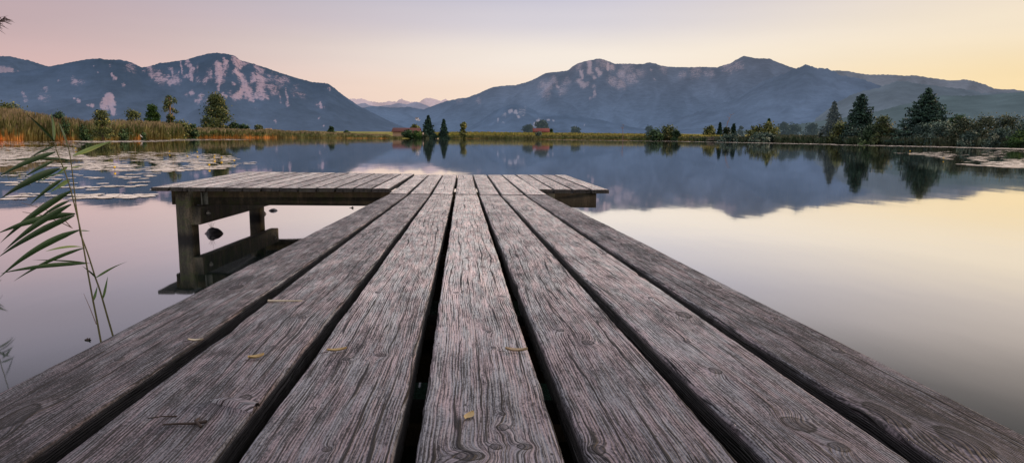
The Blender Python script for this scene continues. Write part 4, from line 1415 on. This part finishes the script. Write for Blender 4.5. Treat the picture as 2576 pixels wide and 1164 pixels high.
def spruce(x0, x1, ytop, D, label, mat=M_SPRUCE, group='conifers along the lake', seed=1, low=.06, dens=1.0, name='spruce_tree', power=.85):
    global RNG
    b, h, r = tree_geo(x0, x1, ytop, D)
    root = thing(name, b, label, 'tree', group)
    m = MB(); m.tube([b - np.array([0, 0, .3]), b + np.array([0, 0, h * .5]), b + np.array([0, 0, h * .985])], [h * .022, h * .013, h * .002], 8)
    m.build('trunk', M_BARK, root, b)
    rs = np.random.default_rng(seed)
    m = MB()
    C, S, T = [], [], []
    leaf = max(.05, 1.15 / 676 * D)
    r = r * 1.12
    nwh = max(16, int(30 * dens))
    brs = MB()
    for k in range(nwh):
        f = low + (1 - low) * (k / nwh) ** .93
        rad = r * (1 - f) ** power * rs.uniform(.86, 1.14) + r * .03
        nb = max(6, int(14 * (1 - f * .5)))
        a0 = rs.uniform(0, 6.28)
        for j in range(nb):
            a = a0 + 6.28 * j / nb + rs.normal(0, .16)
            L = rad * (rs.uniform(.58, .95) if rs.random() < .55 else rs.uniform(.9, 1.22))
            z0 = b[2] + h * (f + rs.normal(0, .012))
            tb = rs.uniform(.15, .8)
            npts = max(4, int(L / (leaf * .62)))
            for q in range(npts):
                s = (q + .6) / npts
                zz = z0 - h * .055 * (s ** 1.3) * (1 - f * .6) + h * .020 * s * s * 1.8 + rs.normal(0, h * .004)
                wdt = L * .20 * (1 - s * .55)
                for side in range(2):
                    C.append((b[0] + math.cos(a) * L * s - math.sin(a) * rs.normal(0, wdt), b[1] + math.sin(a) * L * s + math.cos(a) * rs.normal(0, wdt), zz - abs(rs.normal(0, h * .012))))
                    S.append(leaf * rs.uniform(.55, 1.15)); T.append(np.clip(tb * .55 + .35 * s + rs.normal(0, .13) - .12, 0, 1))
    C = np.array(C)
    mb = MB(); mb.cards(C, np.array(S), np.array(T), 0, 1.3)
    n = 12
    Ct = np.stack([np.full(n, b[0]) + rs.normal(0, r * .02, n), np.full(n, b[1]) + rs.normal(0, r * .02, n), b[2] + h * np.linspace(.9, 1.0, n)], -1)
    mb.cards(Ct, leaf * .7, .4, 1.2, 1.3)
    mb.build('crown', mat, root, b + np.array([0, 0, h * .5]))
    return root


def broadleaf(x0, x1, ytop, D, label, mat, cat='tree', name='broadleaf_tree', group=None, seed=1, low=.05, clumps=60, per=46, shape='round', bark=None, spread=1.0, limbs=6, cs=.15, lean=0.0, trunk=True):
    b, h, r = tree_geo(x0, x1, ytop, D)
    root = thing(name, b, label, cat, group)
    rs = np.random.default_rng(seed)
    leaf = max(.04, 1.0 / 676 * D)
    cen = []
    while len(cen) < clumps:
        f = rs.uniform(low, 1.0)
        if shape == 'round': w_ = math.sqrt(max(0.0, 1 - ((f - .42) / .60) ** 2))
        elif shape == 'dome': w_ = math.sqrt(max(0.0, 1 - (f / 1.02) ** 2.2))
        elif shape == 'cone': w_ = np.interp(f, [0, .18, .4, .65, .85, 1], [.78, 1.0, .92, .70, .40, .08])
        elif shape == 'column': w_ = np.interp(f, [0, .15, .5, .85, 1], [.5, .9, 1.0, .9, .35])
        else: w_ = np.interp(f, [0, .45, .6, .75, .9, 1], [.1, .25, .85, 1.0, .8, .35])
        a = rs.uniform(0, 6.28); q = math.sqrt(rs.uniform(0.08, 1)) * w_ * rs.uniform(.80, 1.08) * .90
        cen.append((b[0] + math.cos(a) * r * q + lean * f * r, b[1] + math.sin(a) * r * q * .8, b[2] + h * f * .955, q))
    m = MB()
    if trunk:
        tr = max(h * .022, .05)
        m.tube([b - np.array([0, 0, .3]), b + np.array([lean * r * .3, 0, h * .35]), b + np.array([lean * r * .6, 0, h * .65]), b + np.array([lean * r * .95, 0, h * .93])], [tr, tr * .75, tr * .45, tr * .1], 8)
        for k in range(limbs):
            c = np.array(cen[k][:3]); z0 = b + np.array([lean * r * .4, 0, h * rs.uniform(.15, .5)])
            z0[2] = min(z0[2], c[2] - .02 * h)
            m.tube([z0, (z0 + c) / 2 + np.array([0, 0, -.03 * h]), c], [tr * .45, tr * .3, tr * .06], 6)
        m.build('trunk', bark or M_BARK, root, b)
    else:
        for k in range(7):
            c = np.array(cen[k][:3]); z0 = b + np.array([rs.normal(0, r * .12), rs.normal(0, r * .1), 0])
            m.tube([z0, (z0 + c) / 2 + rs.normal(0, r * .03, 3), c], [max(.03, h * .012), max(.02, h * .008), .01], 5)
        m.build('branches', bark or M_BARK, root, b)
    mb = MB()
    sig = cs * min(r, h * .6) * 1.25
    for c in cen:
        n = max(10, int(per * rs.uniform(.6, 1.3)))
        Cc = np.array(c[:3]) + rs.normal(0, 1, (n, 3)) * np.array([sig, sig, sig * .62])
        Cc[:, 2] = np.maximum(Cc[:, 2], b[2] + .05)
        dz = (Cc[:, 2] - c[2]) / (sig + 1e-6)
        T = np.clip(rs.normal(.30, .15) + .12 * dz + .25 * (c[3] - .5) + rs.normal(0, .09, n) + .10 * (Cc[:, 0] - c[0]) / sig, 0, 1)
        mb.cards(Cc, leaf * rs.uniform(.6, 1.25, n), T)
    mb.build('crown', mat, root, b + np.array([0, 0, h * .5]))
    return root


def bush(x0, x1, ytop, D, label, mat=M_DEC, seed=1, clumps=34, per=44, group='bushes on the lake bank', shape='dome', **kw):
    return broadleaf(x0, x1, ytop, D, label, mat, 'bush', 'bush', group, seed, .02, clumps, per, shape, trunk=False, cs=.20, **kw)


def sd(x, off):
    p = shore_pt(x, off)
    return float(p[1])


# left bank
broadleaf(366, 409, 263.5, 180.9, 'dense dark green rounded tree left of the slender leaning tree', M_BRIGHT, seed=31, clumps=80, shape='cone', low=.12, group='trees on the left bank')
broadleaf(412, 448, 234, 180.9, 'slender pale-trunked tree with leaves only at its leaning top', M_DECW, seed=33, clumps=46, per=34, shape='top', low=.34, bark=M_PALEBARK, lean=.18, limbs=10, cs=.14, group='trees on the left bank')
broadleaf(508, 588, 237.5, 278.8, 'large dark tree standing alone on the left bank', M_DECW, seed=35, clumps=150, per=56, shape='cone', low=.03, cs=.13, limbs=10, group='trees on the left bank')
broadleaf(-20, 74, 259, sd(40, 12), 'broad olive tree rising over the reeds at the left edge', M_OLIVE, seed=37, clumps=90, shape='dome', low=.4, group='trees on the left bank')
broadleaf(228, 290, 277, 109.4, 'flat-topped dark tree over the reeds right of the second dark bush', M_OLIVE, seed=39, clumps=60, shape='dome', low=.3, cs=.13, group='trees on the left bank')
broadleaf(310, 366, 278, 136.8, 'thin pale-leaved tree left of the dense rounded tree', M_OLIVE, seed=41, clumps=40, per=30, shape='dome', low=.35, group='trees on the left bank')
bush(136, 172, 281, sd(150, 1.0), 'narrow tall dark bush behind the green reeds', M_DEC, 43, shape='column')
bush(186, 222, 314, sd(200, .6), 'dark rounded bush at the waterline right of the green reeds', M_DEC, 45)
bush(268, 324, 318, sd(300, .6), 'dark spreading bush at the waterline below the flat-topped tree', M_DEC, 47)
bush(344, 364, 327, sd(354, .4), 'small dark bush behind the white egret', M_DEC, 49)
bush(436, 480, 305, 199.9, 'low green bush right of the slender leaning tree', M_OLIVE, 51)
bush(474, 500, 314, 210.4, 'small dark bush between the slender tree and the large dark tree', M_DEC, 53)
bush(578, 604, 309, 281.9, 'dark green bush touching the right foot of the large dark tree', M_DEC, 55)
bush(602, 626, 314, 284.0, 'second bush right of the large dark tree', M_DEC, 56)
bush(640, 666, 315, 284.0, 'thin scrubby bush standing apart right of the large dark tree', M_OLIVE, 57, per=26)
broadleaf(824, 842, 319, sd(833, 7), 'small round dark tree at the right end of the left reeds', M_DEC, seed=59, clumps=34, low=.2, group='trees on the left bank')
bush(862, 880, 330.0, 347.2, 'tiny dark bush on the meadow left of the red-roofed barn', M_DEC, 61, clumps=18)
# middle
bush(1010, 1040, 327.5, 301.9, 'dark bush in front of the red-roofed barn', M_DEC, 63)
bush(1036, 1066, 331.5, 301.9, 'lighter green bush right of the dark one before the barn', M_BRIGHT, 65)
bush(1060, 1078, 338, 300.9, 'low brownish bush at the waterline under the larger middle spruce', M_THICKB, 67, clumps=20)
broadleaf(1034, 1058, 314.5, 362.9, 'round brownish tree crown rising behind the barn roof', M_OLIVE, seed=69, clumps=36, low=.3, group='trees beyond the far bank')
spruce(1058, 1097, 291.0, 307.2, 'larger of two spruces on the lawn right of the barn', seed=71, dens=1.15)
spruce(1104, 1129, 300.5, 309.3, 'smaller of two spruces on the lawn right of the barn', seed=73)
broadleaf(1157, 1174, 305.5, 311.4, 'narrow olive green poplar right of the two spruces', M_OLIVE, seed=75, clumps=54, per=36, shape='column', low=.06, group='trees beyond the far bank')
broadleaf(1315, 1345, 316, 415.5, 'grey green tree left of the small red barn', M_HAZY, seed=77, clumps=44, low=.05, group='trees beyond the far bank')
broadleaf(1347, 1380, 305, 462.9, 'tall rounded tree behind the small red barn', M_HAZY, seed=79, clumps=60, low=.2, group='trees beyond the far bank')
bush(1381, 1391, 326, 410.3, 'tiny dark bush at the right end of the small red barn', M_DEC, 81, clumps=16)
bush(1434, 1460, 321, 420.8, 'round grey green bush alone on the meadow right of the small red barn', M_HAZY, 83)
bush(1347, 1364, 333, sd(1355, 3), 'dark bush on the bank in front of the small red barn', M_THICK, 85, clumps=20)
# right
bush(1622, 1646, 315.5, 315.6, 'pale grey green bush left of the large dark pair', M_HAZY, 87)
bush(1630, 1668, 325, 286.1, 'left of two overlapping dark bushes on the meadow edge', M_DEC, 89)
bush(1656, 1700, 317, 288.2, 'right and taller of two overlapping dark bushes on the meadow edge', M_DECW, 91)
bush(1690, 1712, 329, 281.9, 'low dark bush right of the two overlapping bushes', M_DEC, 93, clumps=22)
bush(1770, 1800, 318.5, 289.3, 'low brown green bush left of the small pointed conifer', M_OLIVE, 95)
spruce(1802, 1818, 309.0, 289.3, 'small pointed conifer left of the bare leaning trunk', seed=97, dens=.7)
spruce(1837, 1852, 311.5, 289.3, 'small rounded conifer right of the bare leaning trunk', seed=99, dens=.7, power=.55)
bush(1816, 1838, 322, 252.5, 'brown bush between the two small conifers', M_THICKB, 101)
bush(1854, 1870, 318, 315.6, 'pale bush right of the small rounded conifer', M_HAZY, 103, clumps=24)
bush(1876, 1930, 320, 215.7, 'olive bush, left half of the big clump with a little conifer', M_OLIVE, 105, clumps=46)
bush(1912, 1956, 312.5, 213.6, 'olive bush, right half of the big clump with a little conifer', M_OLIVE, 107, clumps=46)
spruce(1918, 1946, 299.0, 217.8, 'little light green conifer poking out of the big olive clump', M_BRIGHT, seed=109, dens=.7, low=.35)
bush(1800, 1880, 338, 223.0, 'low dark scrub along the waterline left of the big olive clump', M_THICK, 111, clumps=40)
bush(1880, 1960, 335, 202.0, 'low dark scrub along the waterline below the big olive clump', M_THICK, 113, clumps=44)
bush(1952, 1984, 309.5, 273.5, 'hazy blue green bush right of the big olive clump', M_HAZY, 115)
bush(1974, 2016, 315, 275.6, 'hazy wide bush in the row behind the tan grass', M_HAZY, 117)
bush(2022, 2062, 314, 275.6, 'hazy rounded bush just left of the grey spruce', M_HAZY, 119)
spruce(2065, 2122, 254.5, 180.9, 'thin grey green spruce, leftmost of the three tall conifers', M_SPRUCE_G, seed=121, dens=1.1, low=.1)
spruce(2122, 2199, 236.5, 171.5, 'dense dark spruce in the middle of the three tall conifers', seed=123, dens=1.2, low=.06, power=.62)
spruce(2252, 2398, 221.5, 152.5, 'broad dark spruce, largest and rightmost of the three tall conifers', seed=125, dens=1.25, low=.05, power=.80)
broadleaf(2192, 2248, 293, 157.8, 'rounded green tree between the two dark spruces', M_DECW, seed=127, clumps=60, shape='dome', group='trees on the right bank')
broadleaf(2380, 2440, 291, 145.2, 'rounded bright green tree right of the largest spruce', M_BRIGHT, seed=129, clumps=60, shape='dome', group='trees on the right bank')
th = [(2056, 2098, 332, 4, M_THICKB, 'brown thicket bush under the grey spruce'), (2090, 2140, 312, 4, M_OLIVE, 'olive thicket bush at the left foot of the middle dark spruce'),
      (2132, 2182, 318, 5, M_THICK, 'grey green thicket bush under the middle dark spruce'), (2170, 2226, 316, 2, M_DEC, 'dark rounded thicket bush right of the middle dark spruce'),
      (2214, 2264, 324, 4, M_THICKB, 'tan thicket bush left of the largest spruce'), (2250, 2310, 326, 4, M_THICK, 'grey thicket bush under the left branches of the largest spruce'),
      (2298, 2352, 316, 4, M_THICK, 'thicket bush at the foot of the largest spruce'), (2340, 2404, 309, 4, M_THICK, 'dark thicket bush under the right branches of the largest spruce'),
      (2390, 2456, 302, 4, M_THICKB, 'brown thicket bush in front of the bright green tree'), (2440, 2512, 296, 5, M_THICKB, 'tall brown thicket bush right of the bright green tree'),
      (2500, 2566, 294, 5, M_THICKB, 'tallest brown thicket bush near the right edge'), (2552, 2620, 298, 5, M_THICK, 'dark thicket bush cut by the right edge'),
      (2420, 2480, 330, 1.2, M_THICK, 'dark low thicket bush at the waterline, left of two near the right edge'), (2484, 2548, 326, 1.2, M_THICK, 'dark low thicket bush at the waterline, right of two near the right edge'),
      (2544, 2600, 333, .8, M_BRIGHT, 'fresh green bush at the waterline on the right edge'), (2610, 2700, 296, 6, M_THICK, 'dark thicket bush beyond the right edge'), (2690, 2800, 292, 6, M_THICK, 'dark thicket bush farthest beyond the right edge')]
for k, (a, b_, yt, off, mt, lab) in enumerate(th):
    if a > 2590: continue
    bush(a - 4, b_ + 4, yt, sd((a + b_) / 2, off), lab, mt, 200 + k, clumps=60, per=52, group='thicket bushes on the right bank')


# bare trunks, driftwood
def snag(pts, D, rad, label, mat, twigs=6, name='dead_tree', seed=1):
    rs = np.random.default_rng(seed)
    P = [at_d(x, y, D) for x, y in pts]
    P[0][2] = float(ground_z(P[0][0], P[0][1])) - .2
    root = thing(name, P[0], label, 'dead tree')
    m = MB(); m.tube(P, np.linspace(rad, rad * .25, len(P)), 6); m.build('trunk', mat, root, P[0])
    m = MB()
    for k in range(twigs):
        i = rs.integers(len(P) // 2, len(P)); s = P[i]
        e_ = s + np.array([rs.normal(0, .6), rs.normal(0, .4), rs.uniform(.2, 1.0)])
        m.tube([s, (s + e_) / 2, e_], [rad * .4, rad * .3, rad * .1], 4)
    m.build('branches', mat, root, P[0])


M_DEAD = plain('bare_reddish_wood', (.24, .15, .13), .9, .3, 3)
snag([(1830, 336), (1828, 322), (1830, 308), (1835, 298), (1839, 290)], 276, .16, 'thin bare reddish trunk leaning between the two small conifers', M_DEAD, 5, seed=4)
snag([(1567, 344), (1567, 332), (1566.5, 324), (1568, 316)], 300, .13, 'thin bare sapling on the middle bank', M_DEAD, 12, seed=5)
m = MB()
dl0, dl1 = at_d(1776, 353.5, sd(1795, -.4)), at_d(1818, 352.5, sd(1795, -.4))
m.tube([dl0, (dl0 + dl1) / 2 + np.array([0, 0, .25]), dl1], [.10, .17, .08], 7)
for k in range(9):
    f_ = random.uniform(.12, .88)
    a = dl0 + (dl1 - dl0) * f_ + np.array([0, 0, .25 * (1 - abs(2 * f_ - 1))]); e_ = a + np.array([random.uniform(-2.4, 2.0), random.uniform(-.5, .5), random.uniform(.4, 1.7)])
    m.tube([a - np.array([0, 0, .05]), (a + e_) / 2 + np.array([0, 0, .2]), e_], [.11, .08, .03], 5)
c = at_d(1797, 353, sd(1795, -.4))
o = m.build('driftwood', plain('bleached_wood', (.16, .13, .11), .9, .3, 3), None, c); tag(o, 'heap of bare bleached branches at the waterline on the right bank', 'driftwood')

# ------------------------------------------------------------------ barns, house, posts
M_ROOF = plain('red_tiles', (.115, .046, .040), .8, .25, 2)
M_ROOF2 = plain('bright_red_tiles', (.17, .050, .044), .8, .2, 2)
M_WALL = plain('sandy_render', (.42, .29, .21), .9, .15, 2)
M_WHITE = plain('white_render', (.86, .82, .80), .9, .05, 1)
M_DARKWOOD = plain('dark_boards', (.05, .035, .03), .8, .3, 3)


def gabled(name, x0, x1, yr, ye, yb, D, depth, wall, roof, label, cat, windows=0, over=.4, door=True):
    p0, p1 = at_d(x0, yb, D), at_d(x1, yb, D)
    zr, ze = at_d((x0 + x1) / 2, yr, D)[2], at_d((x0 + x1) / 2, ye, D)[2]
    zg = float(ground_z((p0[0] + p1[0]) / 2, D)) - .3
    xa, xb = p0[0], p1[0]
    b = np.array([(xa + xb) / 2, D, zg])
    root = thing(name, b, label, cat)
    ym = D + depth / 2
    # walls with gables
    V = [(xa + over, D, zg), (xb - over, D, zg), (xb - over, D + depth, zg), (xa + over, D + depth, zg),
         (xa + over, D, ze), (xb - over, D, ze), (xb - over, D + depth, ze), (xa + over, D + depth, ze),
         (xa + over, ym, zr - .12), (xb - over, ym, zr - .12)]
    F = [(0, 1, 5, 4), (2, 3, 7, 6), (1, 2, 6, 5), (3, 0, 4, 7), (5, 6, 9, 9), (7, 4, 8, 8)]
    me = bpy.data.meshes.new('wall')
    me.from_pydata([tuple(np.array(v) - b) for v in V], [], [tuple(dict.fromkeys(f)) for f in F]); me.materials.append(wall)
    ow = bpy.data.objects.new('wall', me); col.objects.link(ow); ow.parent = root
    m = MB()
    th_ = .14
    for sgn in (0, 1):
        ye_ = D - .45 if sgn == 0 else D + depth + .45
        zl = ze - .25
        Vr = [(xa, ye_, zl), (xb, ye_, zl), (xb, ym, zr), (xa, ym, zr), (xa, ye_, zl + th_), (xb, ye_, zl + th_), (xb, ym, zr + th_), (xa, ym, zr + th_)]
        m.add(Vr, [(0, 3, 2, 1), (4, 5, 6, 7), (0, 1, 5, 4), (1, 2, 6, 5), (3, 0, 4, 7)])
    m.build('roof', roof, root, (b[0], ym, zr))
    for k in range(windows):
        xw = xa + (xb - xa) * (k + .8) / (windows + .8)
        zc = zg + (ze - zg) * .55
        m = MB(); m.box(xw - .4, xw + .4, D - .04, D - .004, zc - .45, zc + .45); m.build('window', M_DARKWOOD, root, (xw, D, zc))
    if door:
        xw = xa + (xb - xa) * .5
        m = MB(); m.box(xw - .9, xw + .9, D - .05, D - .004, zg + .1, zg + (ze - zg) * .9); m.build('door', M_DARKWOOD, root, (xw, D, zg + 1))
    return root


gabled('barn', 985, 1056, 322.3, 331.0, 340, 316, 7.5, M_WALL, M_ROOF, 'long low barn with sandy walls and dark red roof behind the bushes', 'barn', 0, .5)
gabled('barn', 1340.5, 1383, 323.2, 331.2, 336, 402, 8, M_DARKWOOD, M_ROOF2, 'small barn showing only its bright red roof above the meadow', 'barn', 0, .3)
gabled('farmhouse', 665, 679, 323.5, 328, 334, 442, 7, M_WHITE, plain('pink_tiles', (.5, .28, .24), .8, .2, 2), 'pale distant farmhouse roof peeping over the left reeds', 'house', 1, .3)

# white house high on the wooded slope (stands on the hillside surface)
tx, ty = 1052, 302
pxm, pym = proj(PB)
idx = np.unravel_index(np.argmin((pxm - tx) ** 2 + (pym - ty) ** 2 + (np.arange(PB.shape[0])[:, None] >= 88) * 1e9), pxm.shape)
hp = PB[idx]
Dh = hp[1]
u = Dh / FPX
root = thing('hillside_house', hp, 'white house high on the dark wooded slope above the barn', 'house')
m = MB(); m.box(hp[0] - 5.5 * u, hp[0] + 1.2 * u, Dh - 30, Dh + 6, hp[2] - 20, hp[2] + 5.5 * u); m.box(hp[0] + 1.3 * u, hp[0] + 5.0 * u, Dh - 34, Dh + 2, hp[2] - 24, hp[2] + 1.2 * u)
m.build('wall', M_WHITE, root, hp)
m = MB()
for (xa, xb, zt) in ((-5.8, 1.5, 5.5), (1.1, 5.3, 1.2)):
    V = [(hp[0] + xa * u, Dh - 36, hp[2] + zt * u), (hp[0] + xb * u, Dh - 36, hp[2] + zt * u), (hp[0] + xb * u, Dh + 8, hp[2] + (zt + .5) * u), (hp[0] + xa * u, Dh + 8, hp[2] + (zt + .5) * u)]
    V2 = [(v[0], v[1], v[2] + .4 * u) for v in V]
    m.add(V + V2, [(0, 3, 2, 1), (4, 5, 6, 7), (0, 1, 5, 4), (1, 2, 6, 5), (2, 3, 7, 6), (3, 0, 4, 7)])
m.build('roof', M_WALL, root, hp)
for k in range(3):
    xw = hp[0] + (-4.4 + 1.9 * k) * u
    m = MB(); m.box(xw - .35 * u, xw + .35 * u, Dh - 30.6, Dh - 30.1, hp[2] + 2.2 * u, hp[2] + 3.6 * u); m.build('window', M_DARKWOOD, root, (xw, Dh - 30, hp[2] + 3 * u))

# pale post by the lawn
p0 = at_d(1064.5, 341.5, 300.5); p1 = at_d(1064.5, 334, 300.5)
p0[2] = float(ground_z(p0[0], p0[1])) - .2
m = MB(); m.box(p0[0] - .2, p0[0] + .2, p0[1] - .2, p0[1] + .2, p0[2], p1[2], .04); m.box(p0[0] - .26, p0[0] + .26, p0[1] - .26, p0[1] + .26, p1[2] + .004, p1[2] + .14)
o = m.build('post', plain('pale_painted_wood', (.62, .46, .36), .8, .15, 2), None, p0); tag(o, 'pale upright post beside the larger middle spruce', 'post')

# lawn with a strip of pale sand between the two middle spruces and the water
aL = [shore_pt(x, 0) for x in (1072, 1132)]
m = MB()
nx, no = 14, 6
V = []
for j in range(no):
    off = [-.4, .8, 1.8, 4, 10, 22][j]
    for i in range(nx):
        p = shore_pt(1072 + 60 * i / (nx - 1), off)
        V.append((p[0], p[1], float(ground_z(p[0], p[1])) + .05))
gr = np.array(V)
o = mesh_np('lawn', gr, grid_faces(no, nx), plain('short_lawn', (.17, .20, .045), .9, .2, .5), True); tag(o, 'short green lawn reaching the water below the two middle spruces', None, None, 'structure')
m = MB()
V = []
for j in range(3):
    off = [-.6, .2, 1.2][j]
    for i in range(nx):
        p = shore_pt(1074 + 52 * i / (nx - 1), off)
        V.append((p[0], p[1], float(ground_z(p[0], p[1])) + .10))
o = mesh_np('sand', np.array(V), grid_faces(3, nx), plain('pale_sand', (.55, .42, .25), .9, .15, .8), True); tag(o, 'strip of pale sand at the edge of the lawn', None, None, 'structure')

# ------------------------------------------------------------------ egret at the left bank
bp = shore_pt(355.5, -2.0)
egr = thing('egret', (bp[0], bp[1], 0), 'white egret standing in the shallows before the left reeds', 'bird')
s = 1.05
# body axis leaning, neck up to the left: one continuous skinned surface
chain = [(.26, .02, .46, .018), (.16, .02, .52, .055), (.04, 0, .60, .085), (-.07, 0, .68, .070), (-.13, 0, .76, .036), (-.11, 0, .86, .024), (-.15, 0, .95, .021), (-.19, 0, 1.00, .026), (-.235, 0, 1.0, .016)]
m = MB()
P = [np.array([bp[0] + c_[0] * s, bp[1] + c_[1] * s, c_[2] * s]) for c_ in chain]
m.tube(P, [c_[3] * s * 1.2 for c_ in chain], 10)
M_EGR = plain('white_feathers', (.85, .80, .76), .8, .05, 20)
m.build('body', M_EGR, egr, P[2], True)
m = MB(); m.tube([P[-1], P[-1] + np.array([-.11, 0, -.02])], [.014, .003], 6); m.build('beak', plain('yellow_beak', (.6, .40, .06), .5, .1, 20), egr, P[-1])
for sgn in (-1, 1):
    m = MB(); hpz = P[2] + np.array([.0, sgn * .035, -.06])
    m.tube([hpz, hpz + np.array([.03, 0, -.24]), hpz + np.array([-.01, 0, -.60])], [.014, .010, .009], 6)
    m.build('leg', M_TWIG, egr, hpz)
